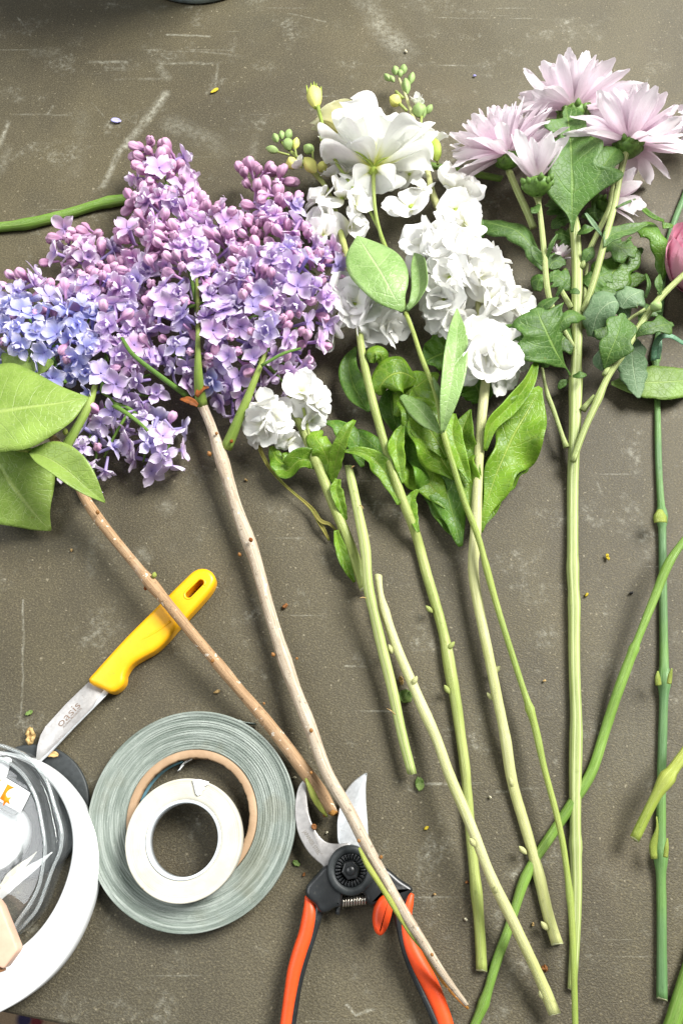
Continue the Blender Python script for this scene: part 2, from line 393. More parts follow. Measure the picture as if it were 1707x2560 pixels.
def tape_material():
    m, nt, out = nmat('green tape edge')
    v = coords(nt)
    s = N_(nt, 'ShaderNodeSeparateXYZ'); nt.links.new(v, s.inputs[0])
    r = math_(nt, 'SQRT', math_(nt, 'ADD', math_(nt, 'MULTIPLY', s.outputs[0], s.outputs[0]), math_(nt, 'MULTIPLY', s.outputs[1], s.outputs[1])))
    a = math_(nt, 'ARCTAN2', s.outputs[1], s.outputs[0])
    cmb = N_(nt, 'ShaderNodeCombineXYZ')
    setin(nt, cmb.inputs[0], math_(nt, 'MULTIPLY', r, 1500.0)); setin(nt, cmb.inputs[1], math_(nt, 'MULTIPLY', math_(nt, 'COSINE', a), 2.2)); setin(nt, cmb.inputs[2], math_(nt, 'MULTIPLY', math_(nt, 'SINE', a), 2.2))
    n1 = noise(nt, cmb.outputs[0], 1.0, 4, .75)
    cm2 = N_(nt, 'ShaderNodeCombineXYZ')
    setin(nt, cm2.inputs[0], math_(nt, 'MULTIPLY', r, 330.0)); setin(nt, cm2.inputs[1], math_(nt, 'MULTIPLY', math_(nt, 'COSINE', a), .9)); setin(nt, cm2.inputs[2], math_(nt, 'MULTIPLY', math_(nt, 'SINE', a), .9))
    n2 = noise(nt, cm2.outputs[0], 1.0, 3, .6)
    c = mix(nt, ramp(nt, n2, (.35, .65, 0, 1)), lin('747f76'), lin('9fa8a0'))
    c = mix(nt, ramp(nt, n1, (.35, .55, .5, 0)), c, lin('5a665d'))
    c = mix(nt, ramp(nt, n1, (.56, .7, 0, .55)), c, lin('c6cdc6'))
    c = mix(nt, ramp(nt, noise(nt, v, 35, 3), (.55, .72, 0, .35)), c, lin('77745a'))
    c = mix(nt, ramp(nt, noise(nt, v, 170, 3, .7), (.62, .74, 0, .35)), c, lin('c2cabd'))
    nb = bump(nt, n1, .8, .0012)
    nb = bump(nt, noise(nt, v, 900, 3), .4, .0004, nb)
    nt.links.new(principled(nt, c, .5, .45, 0.0, nb), out.inputs[0])
    return m
MT['tape'] = tape_material()
def roll_material(name, c1, c2, spot):
    m, nt, out = nmat(name)
    v = coords(nt)
    s = N_(nt, 'ShaderNodeSeparateXYZ'); nt.links.new(v, s.inputs[0])
    r = math_(nt, 'SQRT', math_(nt, 'ADD', math_(nt, 'MULTIPLY', s.outputs[0], s.outputs[0]), math_(nt, 'MULTIPLY', s.outputs[1], s.outputs[1])))
    cmb = N_(nt, 'ShaderNodeCombineXYZ'); setin(nt, cmb.inputs[0], math_(nt, 'MULTIPLY', r, 1800.0))
    n1 = noise(nt, cmb.outputs[0], 1.0, 2)
    c = mix(nt, ramp(nt, noise(nt, v, 60, 4, .6), (.4, .7, 0, .7)), c1, c2)
    c = mix(nt, ramp(nt, noise(nt, v, 130, 2), (.7, .78, 0, .5)), c, spot)
    nb = bump(nt, math_(nt, 'ADD', n1, noise(nt, v, 250, 3)), .4, .0005)
    nt.links.new(principled(nt, c, .6, .3, 0.0, nb), out.inputs[0])
    return m
MT['white_tape'] = roll_material('white tape edge', lin('c6c3b6'), lin('b6b2a2'), lin('a0865a'))
MT['card'] = roll_material('cardboard core', lin('a3876a'), lin('b59a7c'), lin('836444'))
MT['core_blue'] = simple_mat('blue core print', lin('6f9fb0'), .6, .3, 0, 90, .4, .1)
MT['core_white'] = simple_mat('white plastic core', (.74, .79, .82), .35, .45, 0, 90, .05, .05)

def plastic_material(name, haze_glint):
    m, nt, out = nmat(name)
    lw = N_(nt, 'ShaderNodeLayerWeight'); lw.inputs[0].default_value = .2
    g = N_(nt, 'ShaderNodeBsdfGlossy'); g.inputs[0].default_value = (1, 1, 1, 1); g.inputs[1].default_value = .07
    nt.links.new(bump(nt, noise(nt, coords(nt), 60, 2), .2, .002), g.inputs['Normal'])
    t = N_(nt, 'ShaderNodeBsdfTransparent'); t.inputs[0].default_value = (.93, .95, .95, 1)
    mx = N_(nt, 'ShaderNodeMixShader')
    setin(nt, mx.inputs[0], ramp(nt, lw.outputs['Fresnel'], (0.0, .5, .06, .95)))
    nt.links.new(t.outputs[0], mx.inputs[1]); nt.links.new(g.outputs[0], mx.inputs[2])
    df = N_(nt, 'ShaderNodeBsdfDiffuse'); df.inputs[0].default_value = (.85, .88, .88, 1)
    m2 = N_(nt, 'ShaderNodeMixShader'); m2.inputs[0].default_value = haze_glint
    nt.links.new(mx.outputs[0], m2.inputs[1]); nt.links.new(df.outputs[0], m2.inputs[2])
    nt.links.new(m2.outputs[0], out.inputs[0])
    return m
MT['clear'] = plastic_material('clear plastic', .05)
MT['clear_ridge_glint'] = plastic_material('clear plastic fold', .15)  # extra diffuse white paints the ridges' bright highlights into the plastic

# ------------------------------------------------------------------ object helpers
WM = {}
def tag(o, label=None, cat=None, group=None, kind=None):
    if label: o['label'] = label
    if cat: o['category'] = cat
    if group: o['group'] = group
    if kind: o['kind'] = kind
    return o
def thing(name, loc, label, cat, group=None):
    o = bpy.data.objects.new(name, None); COL.objects.link(o)
    o.empty_display_size = .02
    o.location = tuple(loc); WM[o] = Matrix.Translation(Vector(loc))
    return tag(o, label, cat, group)
def put(name, me, parent=None, M4=None):
    o = bpy.data.objects.new(name, me); COL.objects.link(o)
    M4 = M4 if M4 is not None else Matrix.Identity(4)
    if parent is not None:
        o.parent = parent; o.matrix_basis = WM[parent].inverted() @ M4
    else: o.matrix_basis = M4
    WM[o] = M4
    return o
def mk(name, V, Fc, mats, uv=None, fmat=None, smooth=True):
    me = bpy.data.meshes.new(name)
    me.from_pydata([tuple(map(float, v)) for v in V], [], Fc)
    for m in (mats if isinstance(mats, (list, tuple)) else [mats]): me.materials.append(m)
    if uv is not None:
        l = me.uv_layers.new(name='UVMap')
        idx = np.zeros(len(me.loops), int); me.loops.foreach_get('vertex_index', idx)
        l.data.foreach_set('uv', np.asarray(uv, np.float32)[idx].ravel())
    if fmat is not None: me.polygons.foreach_set('material_index', np.asarray(fmat, np.int32))
    if smooth: me.polygons.foreach_set('use_smooth', [True] * len(me.polygons))
    me.update()
    return me
def world_part(name, V, Fc, mats, parent=None, uv=None, fmat=None, smooth=True, origin=None):
    V = np.asarray(V, float)
    o = np.array(origin) if origin is not None else np.array([V[:, 0].mean(), V[:, 1].mean(), V[:, 2].min()])
    return put(name, mk(name, V - o, Fc, mats, uv, fmat, smooth), parent, Matrix.Translation(Vector(o)))
def grid_faces(nu, nv, closed=False, off=0):
    f = []
    m = nv if closed else nv - 1
    for i in range(nu - 1):
        for j in range(m):
            j2 = (j + 1) % nv
            f.append((off + i*nv + j, off + i*nv + j2, off + (i+1)*nv + j2, off + (i+1)*nv + j))
    return f
def frames(c):
    n = len(c); t = np.gradient(c, axis=0); t /= np.linalg.norm(t, axis=1)[:, None] + 1e-12
    up = np.array([0, 0, 1.0]); a = up - t[0] * t[0].dot(up)
    if np.linalg.norm(a) < .05: a = np.array([1.0, 0, 0]) - t[0] * t[0][0]
    a /= np.linalg.norm(a); out = []
    for i in range(n):
        a = a - t[i] * t[i].dot(a); a /= np.linalg.norm(a) + 1e-12
        out.append((t[i], a, np.cross(t[i], a)))
    return out
def tube_mesh(c, r, sides=12, ridge=0, amp=0.0, cutmat=True, jit=0.0, flat=1.0, tipcap=False, slant=0.0):
    n = len(c); fr = frames(c)
    s = np.concatenate([[0], np.cumsum(np.linalg.norm(np.diff(c, axis=0), axis=1))])
    V, uv = [], []
    for i in range(n):
        t, a, b = fr[i]
        rr = r[i] * (1 + jit * rng.uniform(-1, 1))
        for j in range(sides):
            g = 2 * math.pi * j / sides
            k = rr * (1 + amp * math.cos(ridge * g)) if ridge else rr
            sl = 0.0
            if i in (0, n - 1) and slant: sl = slant * rr * math.cos(g + .6) + slant * .25 * rr * rng.uniform(-1, 1)
            V.append(c[i] + a * (k * math.cos(g) * flat) + b * (k * math.sin(g)) + t * sl); uv.append((s[i], j / sides))
    Fc = grid_faces(n, sides, True); fm = [0] * len(Fc)
    Fc.append(tuple(range(sides))[::-1]); Fc.append(tuple((n - 1) * sides + j for j in range(sides)))
    fm += [1, 1] if cutmat else [0, 0]
    return V, Fc, uv, fm
def tube(name, pts, mat, parent, sides=12, step=.004, cut=None, lift=True, slant=.35, **kw):
    """pts: (x, y, half-width px[, centre height m]) in photo pixels"""
    w = []
    for p in pts:
        x, y, hw = p[:3]; hw = hw * .93
        z = p[3] if len(p) > 3 else hw * S(x, y, 0)
        w.append(list(P(x, y, z)) + [hw * S(x, y, z)])
    w = np.array(w)
    Ln = np.linalg.norm(np.diff(w[:, :3], axis=0), axis=1).sum()
    n = max(4, int(Ln / step))
    q = catmull(w, n)
    if len(pts) > 7:                     # even out the hand-read centre line
        m = 5; kz = np.exp(-.5 * (np.arange(-m, m + 1) / 2.4) ** 2); kz /= kz.sum()
        ends = (2 * q[0, :3] - q[m:0:-1, :3], 2 * q[-1, :3] - q[-2:-m - 2:-1, :3])
        pad = np.vstack([ends[0], q[:, :3], ends[1]])
        q[:, :3] = np.stack([np.convolve(pad[:, c_], kz, 'valid') for c_ in range(3)], 1)
    V, Fc, uv, fm = tube_mesh(q[:, :3], np.maximum(q[:, 3], 1e-4), sides, cutmat=cut is not None, slant=slant if cut is not None else 0.0, **kw)
    return world_part(name, V, Fc, [mat] + ([cut] if cut is not None else []), parent, uv, fm, origin=q[0, :3])
def fpts(fr, pts, z=None):
    """frame points -> photo points; half-widths scaled too"""
    out = []
    for p in pts:
        x, y = fr(p[0], p[1]); r = [x, y, p[2] * fr.k]
        if len(p) > 3: r.append(p[3])
        elif z is not None: r.append(z)
        out.append(tuple(r))
    return out
def leaf(name, mat, parent, spine, hw, roll=0.0, roll1=None, cup=0.0, fold=0.0, wave=0.0, wf=3.0, ph=0.0, lobes=0, ld=.5, serr=0.0, ns=30, fwd=0.0, nu=30, nv=11, tip=1.0, thick=.0005, sides=None):
    """spine: (x, y, z) photo px + height; hw: half-widths in px along it (or (left, right))"""
    w = np.array([list(P(x, y, z)) for x, y, z in spine])
    sc = np.mean([S(x, y, z) for x, y, z in spine])
    c = catmull(w, nu)
    t = np.gradient(c, axis=0); t /= np.linalg.norm(t, axis=1)[:, None] + 1e-12
    hw = [(h, h) if not isinstance(h, tuple) else h for h in hw]
    ha = np.array(hw, float) * sc
    xs = np.linspace(0, 1, len(ha)); us = np.linspace(0, 1, nu)
    hl = catmull(np.column_stack([xs, ha[:, 0]]), nu)[:, 1]; hr = catmull(np.column_stack([xs, ha[:, 1]]), nu)[:, 1]
    hl = np.maximum(hl, .0002); hr = np.maximum(hr, .0002)
    p2, p3, f2 = random.uniform(0, 6), random.uniform(0, 6), random.uniform(1.55, 2.1)
    wv = lambda u, o: .62 * math.sin(2 * math.pi * wf * (u + .05 * math.sin(7 * u + p3)) + ph + p2 + o) + .45 * math.sin(2 * math.pi * wf * f2 * u + p3 + 1.7 * o)
    V, uv = [], []
    for i, u in enumerate(us):
        n = np.array([0, 0, 1.0]) - t[i] * t[i][2]; n /= np.linalg.norm(n) + 1e-9
        r_ = np.cross(t[i], n)
        ro = R(roll if roll1 is None else roll * (1 - u) + roll1 * u)
        nn = n * math.cos(ro) + r_ * math.sin(ro); rr = r_ * math.cos(ro) - n * math.sin(ro)
        m = 1.0
        if lobes: m = 1 - ld * (.5 + .5 * math.cos(2 * math.pi * (lobes * u + .1))) ** 1.3 * (1 if u < .93 else .3)
        for j in range(nv):
            v = -1 + 2 * j / (nv - 1); av = abs(v)
            h = (hr[i] if v > 0 else hl[i]) * m
            if wave: h *= 1 + .45 * wave * wv(u, 1.1 + (2.1 if v > 0 else 0))
            if serr and av > .99: h *= 1 + serr * ((us[i] * ns) % 1 - .3)
            z = h * (fold * av + cup * v * v + wave * av ** 1.6 * wv(u, 1.3 if v > 0 else 0))
            p = c[i] + rr * (v * h) + nn * z + t[i] * (fwd * av * h)
            p[2] = max(p[2], .0008)
            V.append(p); uv.append((u, j / (nv - 1)))
    o = world_part(name, V, grid_faces(nu, nv), mat, parent, uv, origin=c[0])
    if thick:
        md = o.modifiers.new('thickness', 'SOLIDIFY'); md.thickness = thick; md.offset = 0
    return o
def fl(fr, pts, z=None):
    return [(*fr(p[0], p[1]), p[2] if len(p) > 2 else z) for p in pts]
def offset_poly(p, d):
    n = len(p); e = np.roll(p, -1, 0) - p; l = np.linalg.norm(e, axis=1)[:, None] + 1e-12
    nr = np.column_stack([e[:, 1], -e[:, 0]]) / l
    v = nr + np.roll(nr, 1, 0); v /= np.linalg.norm(v, axis=1)[:, None] + 1e-9
    area2 = (p[:, 0] * np.roll(p[:, 1], -1) - np.roll(p[:, 0], -1) * p[:, 1]).sum()
    return p - v * d * (1 if area2 > 0 else -1)
def prism_data(pts, z0, z1, bev=.001, k=4, bevb=None):
    p = np.asarray(pts, float)
    if (p[:, 0] * np.roll(p[:, 1], -1) - np.roll(p[:, 0], -1) * p[:, 1]).sum() < 0: p = p[::-1]
    bevb = bev if bevb is None else bevb
    loops = []
    for i in range(k + 1):
        a = math.pi / 2 * i / k
        loops.append((offset_poly(p, bevb * (1 - math.sin(a))), z0 + bevb * (1 - math.cos(a))))
    for i in range(k + 1):
        a = math.pi / 2 * i / k
        loops.append((offset_poly(p, bev * (1 - math.cos(a))), z1 - bev * (1 - math.sin(a))))
    V = [(x, y, z) for q, z in loops for x, y in q]
    n = len(p); Fc = grid_faces(len(loops), n, True)
    Fc.append(tuple(range(n))[::-1]); Fc.append(tuple((len(loops) - 1) * n + j for j in range(n)))
    return V, Fc
def to_xy(fr, pts, z):
    return [tuple(P(*fr(x, y), z)[:2]) for x, y in pts]
def prism(name, fr, pts, z0, z1, mat, parent=None, bev=.001, smooth_n=0, k=4, **kw):
    q = to_xy(fr, pts, z1)
    if smooth_n: q = smooth_closed(q, smooth_n)
    V, Fc = prism_data(q, z0, z1, bev, k, **kw)
    o = world_part(name, V, Fc, mat, parent)
    return o
def lathe_data(prof, n=48):
    V = [(r * math.cos(2*math.pi*j/n), r * math.sin(2*math.pi*j/n), z) for r, z in prof for j in range(n)]
    return V, grid_faces(len(prof), n, True)

# petal sheet in local space: x along, y across, z up face
def petal_mesh(name, mat, Ln, W, shape, cup=.1, curl=0.0, curl2=0.0, ruffle=0.0, rk=3, seed=0, nu=8, nv=7, notch=0.0, twist=0.0):
    g = np.random.RandomState(seed); ph = g.uniform(0, 6, 4)
    V, uv = [], []
    for i in range(nu):
        u = (i / (nu - 1)) ** .85; w = W * max(shape(u), .015)
        for j in range(nv):
            v = -1 + 2 * j / (nv - 1)
            x = Ln * (u - (notch * math.cos(v * 5) * u ** 4) - .10 * v * v * u ** 3)
            y = w * v
            z = cup * w * v * v + curl * Ln * u * u + curl2 * Ln * u ** 4
            z += ruffle * W * u ** 1.5 * (math.sin(rk * v * 2 + ph[0]) * .6 + math.sin(rk * 1.9 * v + ph[1] + 2 * u) * .4) * (.35 + .65 * abs(v))
            x += ruffle * W * .35 * u ** 2 * math.sin(rk * 2.3 * v + ph[2])
            a = twist * u; y, z = y * math.cos(a) - z * math.sin(a), y * math.sin(a) + z * math.cos(a)
            V.append((x, y, z)); uv.append((u, j / (nv - 1)))
    return mk(name, V, grid_faces(nu, nv), mat, uv)
def basis(o, x, z):
    x = Vector(x).normalized(); z = Vector(z); z = (z - x * z.dot(x)).normalized(); y = z.cross(x)
    return Matrix(((x.x, y.x, z.x, o[0]), (x.y, y.y, z.y, o[1]), (x.z, y.z, z.z, o[2]), (0, 0, 0, 1)))
def facing(o, zdir, spin=0.0):
    z = Vector(zdir).normalized(); r = Vector((1, 0, 0)) if abs(z.x) < .8 else Vector((0, 1, 0))
    x = (r - z * r.dot(z)).normalized(); y = z.cross(x)
    x2 = x * math.cos(spin) + y * math.sin(spin)
    return basis(o, x2, z)

# ================================================================== the table and floor
e0, e1 = P(0, 2532), P(140, 2561)
ed = (e1 - e0) / np.linalg.norm(e1 - e0)
ea, eb = e0 - ed * 1.0, e0 + ed * 1.9
back = np.array([-ed[1], ed[0], 0])
quad = [ea[:2], eb[:2], (eb + back * 2.2)[:2], (ea + back * 2.2)[:2]]
V, Fc = prism_data(np.array(quad), -.03, 0.0, .004, 4)
table = world_part('table_top', V, Fc, MT['table'], smooth=False, origin=(0, 0, 0))
tag(table, kind='structure')
fv = [(-3, -3, -.74), (3, -3, -.74), (3, 3, -.74), (-3, 3, -.74)]
tag(world_part('floor', fv, [(0, 1, 2, 3)], MT['carpet'], smooth=False, origin=(0, 0, -.74)), kind='structure')

# ================================================================== small builders
def ellipsoid_bud(name, mat, parent, base, tipdir, Ln, Rad, lobes=0, la=.12, sub=None, color=None, pinch=.8):
    """bud standing on base, pointing along tipdir"""
    me = bud_cache.get((name, mat.name, lobes, round(Ln / Rad, 1), pinch))
    if me is None:
        nu, nv = 9, 12; V, uv = [], []
        for i in range(nu):
            u = i / (nu - 1); r = math.sin(math.pi * min(1, u * .97 + .03)) ** pinch
            r = max(r, .02)
            for j in range(nv):
                g = 2 * math.pi * j / nv
                k = r * (1 - la * (.5 + .5 * math.cos(lobes * g)) ** 3 * 2) if lobes else r
                V.append((k * math.cos(g), k * math.sin(g), u)); uv.append((u, j / nv))
        me = mk(name, V, grid_faces(nu, nv, True), mat, uv)
        bud_cache[(name, mat.name, lobes, round(Ln / Rad, 1), pinch)] = me
    M4 = facing(base, tipdir, random.uniform(0, 6)) @ Matrix.Diagonal((Rad, Rad, Ln, 1))
    o = put(name, me, parent, M4)
    if color: o.color = (*color, 1)
    return o
bud_cache = {}
def knob(parent, fr, x, y, z, hw, mat, name='bud', d=None, ln=1.6):
    px, py = fr(x, y)[:2]; s = S(px, py, z)
    d = d or (random.uniform(-.6, .6), random.uniform(.4, 1.2), .8); z -= .0015
    return ellipsoid_bud(name, mat, parent, P(px, py, z), d, hw * fr.k * s * ln * .8, hw * fr.k * s * .46, pinch=.9)

# ================================================================== lilac
def lilac_floret_mesh(seed, double=True):
    g = np.random.RandomState(seed); V, uv, Fc = [], [], []
    def add_petal(a, el, Ln, W, cup, curl, z0):
        nu, nv = 6, 7; off = len(V)
        ca, sa = math.cos(a), math.sin(a)
        for i in range(nu):
            u = (0, .2, .45, .7, .9, 1.0)[i]; w = W * (max(.08, 1 - ((u - .56) / .455) ** 2) ** .5)
            for j in range(nv):
                v = -1 + 2 * j / (nv - 1)
                x = Ln * (u - .12 * v * v * u); y = w * v; z = cup * W * v * v * (.4 + .6 * u) + curl * Ln * u * u
                xx = x * math.cos(el) - z * math.sin(el); zz = x * math.sin(el) + z * math.cos(el) + z0
                V.append((.06 * ca + xx * ca - y * sa, .06 * sa + xx * sa + y * ca, zz)); uv.append((u, j / (nv - 1)))
        Fc.extend(grid_faces(nu, nv, False, off))
    n = 4 if g.rand() < .6 else 5
    a0 = g.uniform(0, 6); el0 = g.uniform(-.05, .35)
    for k in range(n): add_petal(a0 + 2*math.pi*k/n + g.uniform(-.15, .15), el0 + g.uniform(-.2, .25), g.uniform(.88, 1.05), g.uniform(.35, .44), g.uniform(.15, .5), g.uniform(-.25, .3), 0)
    if double:
        m = g.randint(2, 5)
        for k in range(m): add_petal(a0 + .7 + 2*math.pi*k/m + g.uniform(-.3, .3), g.uniform(.55, 1.15), g.uniform(.5, .75), g.uniform(.28, .4), g.uniform(.4, .8), g.uniform(-.1, .5), .03)
    off = len(V)
    for i in range(3):                   # corolla tube
        for j in range(6):
            q = 2*math.pi*j/6; r = (.14, .11, .10)[i]
            V.append((r*math.cos(q), r*math.sin(q), -.0 - .55*i)); uv.append((.1, j/6))
    Fc.extend(grid_faces(3, 6, True, off))
    return mk('floret', V, Fc, MT['lilac'], uv)
def lilac_bud_mesh(seed):
    g = np.random.RandomState(seed); V, uv = [], []
    prof = [(.10, -.85), (.12, -.3), (.18, -.1), (.31, .06), (.39, .28), (.39, .55), (.28, .78), (.05, .9)]
    nv = 16
    for i, (r, z) in enumerate(prof):
        for j in range(nv):
            q = 2*math.pi*j/nv; k = r * (1 - (.38 if r > .15 else 0) * max(0, math.cos(4*q)) ** 6)
            V.append((k*math.cos(q), k*math.sin(q), z)); uv.append((max(0, (z + .4) / 1.2), j / nv))
    return mk('flower_bud', V, grid_faces(len(prof), nv, True), MT['lilac_bud'], uv)
OPEN = [lilac_floret_mesh(k, k % 4 != 0) for k in range(9)]
BUDS = [lilac_bud_mesh(k) for k in range(2)]
PINK, LAV, BLUE, PALE, DUSK = lin('d9a6d0'), lin('ccb0de'), lin('aeb4ec'), lin('d2c4df'), lin('b899b6')
BUDC = [lin('d09abf'), lin('d8a8cc'), lin('c48fb2'), lin('deb4d4')]

KEEP = []                               # stalks that stay in the open between the florets
def open_stalk(parent, pts, mat, name='stalk', sides=9):
    w = np.array([P(p[0], p[1], p[3]) for p in pts]); KEEP.append(catmull(w, 40))
    return tube(name, pts, mat, parent, sides)
def panicle(parent, label, axis, lobes, size=35.0, core_mat=None):
    """axis: stalk points (frame T); lobes: (x, y, r, lift, budshare, colour)"""
    pts = [(*T(x, y), hw * T.k, z) for x, y, hw, z in axis]
    ax = tube('panicle', pts, MT['stem_inner'], parent, 8)
    tag(ax, label)
    cen = []
    for x, y, r, z, bs, col in lobes:
        px, py = T(x, y); s = S(px, py, z)
        cen.append((P(px, py, z), r * T.k * s, bs, col))
    axw = np.array([P(p[0], p[1], p[3]) for p in pts])
    placed = []
    for i, (c, r, bs, col) in enumerate(cen):
        sz0 = size * T.k * S(*T(lobes[i][0], lobes[i][1]), c[2])
        # branchlet from the stalk to the heart of the lobe
        j = int(np.argmin(np.linalg.norm(axw - c, axis=1)))
        a = axw[j]
        if np.linalg.norm(c - a) > .008:
            q = catmull(np.array([a, (a + c) / 2 + np.array([0, 0, .002]), c]), 8)
            Vt, Ft, ut, _ = tube_mesh(q, np.linspace(.0013, .0008, 8), 6, cutmat=False)
            world_part('branchlet', Vt, Ft, MT['stem_inner'], ax, ut, origin=q[0])
        want = int(110 * (r / sz0) ** 2 / 2.2) + 4
        for k in range(want):
            d = rng.normal(size=3); d[2] = d[2] * .9 + .55; d /= np.linalg.norm(d)
            if d[2] < -.25: continue
            rr = r * rng.uniform(.62, 1.06)
            p = c + d * rr
            if p[2] < .006: continue
            if any(np.linalg.norm(p - c2) < .78 * r2 for m, (c2, r2, _, _) in enumerate(cen) if m != i): continue
            if any(np.min(np.hypot(kp_[:, 0] - p[0], kp_[:, 1] - p[1]) + 9 * (p[2] < kp_[:, 2] - .016)) < .0052 for kp_ in KEEP): continue
            isb = rng.rand() < (bs if bs > .55 else bs * .8)
            md = sz0 * (.56 if isb else 1.0)
            if any(np.linalg.norm(p - q2) < (md + m2) * .5 for q2, m2 in placed): continue
            placed.append((p, md))
            f = d + rng.normal(size=3) * .5 + np.array([0, 0, .15])
            s = sz0 * (rng.uniform(.70, .92) if isb else rng.uniform(.88, 1.15)) * (.95 if isb else .95)
            M4 = facing(p, f, rng.uniform(0, 6.28)) @ Matrix.Diagonal((s, s, s, 1))
            o = put('flower_bud' if isb else 'floret', BUDS[rng.randint(2)] if isb else OPEN[rng.randint(len(OPEN))], ax, M4)
            if isb: cc = BUDC[rng.randint(4)]; k2 = rng.uniform(.85, 1.12) * (.80 if bs > .55 else 1.0)
            else:
                cc = np.array(col) * .62 + np.array([PINK, LAV, LAV, BLUE][rng.randint(4)] if col is not BLUE else BLUE) * .38; k2 = rng.uniform(.78, 1.12)
            o.color = (*[min(1, float(v) * k2) for v in cc], 1)
    return ax

lilacA = thing('lilac_branch', P(*T(705, 1640)), 'lilac branch with smooth grey bark lying over the red-handled pruning shears', 'lilac', 'lilac branches')
up = .010
ga = [(1072, 2309, 6, .018), (1040, 2268, 9, .022), (1009, 2228, 11, .026), (972, 2164, 13, .029), (919, 2084, 15, .033), (884, 2019, 15.5, .034), (845, 1951, 17, .034), (829, 1919, 17.5, .034), (797, 1851, 17, .032), (752, 1784, 17.5, .027), (730, 1720, 18, .022), (705, 1650, 19, .018),
      (675, 1579, 18, .014), (652, 1510, 21, .012), (640, 1473, 18, .012), (612, 1382, 17.5, .012), (589, 1292, 18, .013), (571, 1242, 20.5, .013), (542, 1166, 17.5, .014), (522, 1095, 18, .016), (509, 1055, 20, .018), (493, 1000, 14.5, .020), (478, 958, 13.5, .022), (462, 925, 15, .023)]
tube('branch', [(*T(x, y), w * T.k * .88, z) for x, y, w, z in ga], MT['bark_grey'], lilacA, 14, jit=.02, cut=MT['bark_end'], slant=.8)
open_stalk(lilacA, [(*T(x, y), w * T.k, z) for x, y, w, z in [(464, 930, 15, .0232), (460, 905, 14, .030), (456, 860, 11, .042), (455, 790, 6.5, .054), (455, 700, 5, .056), (452, 640, 4, .050)]], MT['stem_shoot'], 'green_shoot')
open_stalk(lilacA, [(*T(x, y), w * T.k, z) for x, y, w, z in [(520, 1028, 15, .018), (528, 1010, 14, .022), (545, 970, 12.5, .030), (570, 910, 10, .040), (592, 855, 7.5, .048), (612, 805, 5, .050)]], MT['stem_shoot'], 'green_shoot')
open_stalk(lilacA, [(*PX(x, y), w, z) for x, y, w, z in [(472, 992, 8, .026), (403, 942, 7, .044), (333, 886, 6, .056), (305, 845, 5, .056)]], MT['stem_inner'], 'side_stalk')
open_stalk(lilacA, [(*T(x, y), w * T.k, z) for x, y, w, z in [(600, 840, 4, .054), (650, 812, 4, .056), (690, 800, 3, .05)]], MT['stem_inner'], 'side_stalk')
tube('peeled_strip', fpts(M, [(705, 625, 10, .042), (760, 740, 22, .040), (850, 880, 20, .039), (930, 1010, 21, .036), (1010, 1140, 20, .032), (1090, 1260, 19, .029), (1160, 1350, 12, .026)]), MT['stem_yel'], lilacA, 8, jit=.06)
tube('peeled_strip', fpts(M, [(1150, 1340, 10, .026), (1220, 1450, 20, .022), (1300, 1570, 17, .018), (1380, 1670, 14, .014), (1480, 1770, 10, .010)]), MT['bark_end'], lilacA, 8, jit=.08)
for x, y, z, w, m in [(578, 1245, .022, 11, 'bract'), (553, 1278, .012, 9, 'bud_brown'), (630, 1508, .016, 10, 'bud_brown'), (682, 1515, .015, 7, 'bud_brown'), (715, 1683, .027, 10, 'bud_brown'),
                      (825, 1935, .044, 9, 'bud_brown'), (874, 1972, .036, 9, 'bud_brown'), (993, 2196, .034, 8, 'bud_brown'), (485, 1048, .018, 12, 'bud_brown'), (530, 1018, .026, 9, 'bract'), (497, 1000, .026, 8, 'bud_brown')]:
    knob(lilacA, T, x, y, z, w, MT[m])
leaf('bract', MT['bract'], lilacA, fl(C, [(1410, 895, .031), (1350, 860, .033), (1285, 850, .033)]), [5, 10, 2], fold=.3, wave=.3, nu=10, nv=7)
leaf('bract', MT['bract'], lilacA, fl(C, [(1400, 830, .034), (1440, 775, .036), (1490, 765, .036)]), [5, 9, 2], fold=.3, wave=.3, nu=10, nv=7)

panicle(lilacA, 'tall pink and lavender lilac panicle', [(455, 850, 6, .03), (450, 700, 5, .036), (420, 560, 4, .036), (385, 430, 3, .03), (368, 360, 2, .026)],
        [(350, 362, 36, .024, .95, PINK), (395, 378, 34, .024, .9, PINK), (372, 425, 62, .026, .5, PINK), (415, 470, 50, .028, .35, PINK), (345, 480, 52, .028, .5, PINK), (390, 520, 72, .034, .3, PINK), (345, 560, 66, .030, .45, PINK),
         (425, 585, 78, .040, .3, PINK), (495, 520, 52, .040, .6, PINK), (515, 575, 46, .040, .7, PINK), (470, 500, 36, .036, .8, PINK), (370, 640, 74, .032, .3, LAV), (450, 650, 80, .046, .22, LAV), (330, 690, 62, .03, .4, PINK), (400, 730, 78, .040, .2, LAV), (480, 735, 82, .044, .15, LAV),
         (375, 800, 58, .032, .15, LAV), (450, 815, 62, .038, .12, LAV), (510, 690, 66, .046, .2, LAV), (310, 560, 44, .026, .5, DUSK), (425, 860, 36, .03, .1, LAV)])
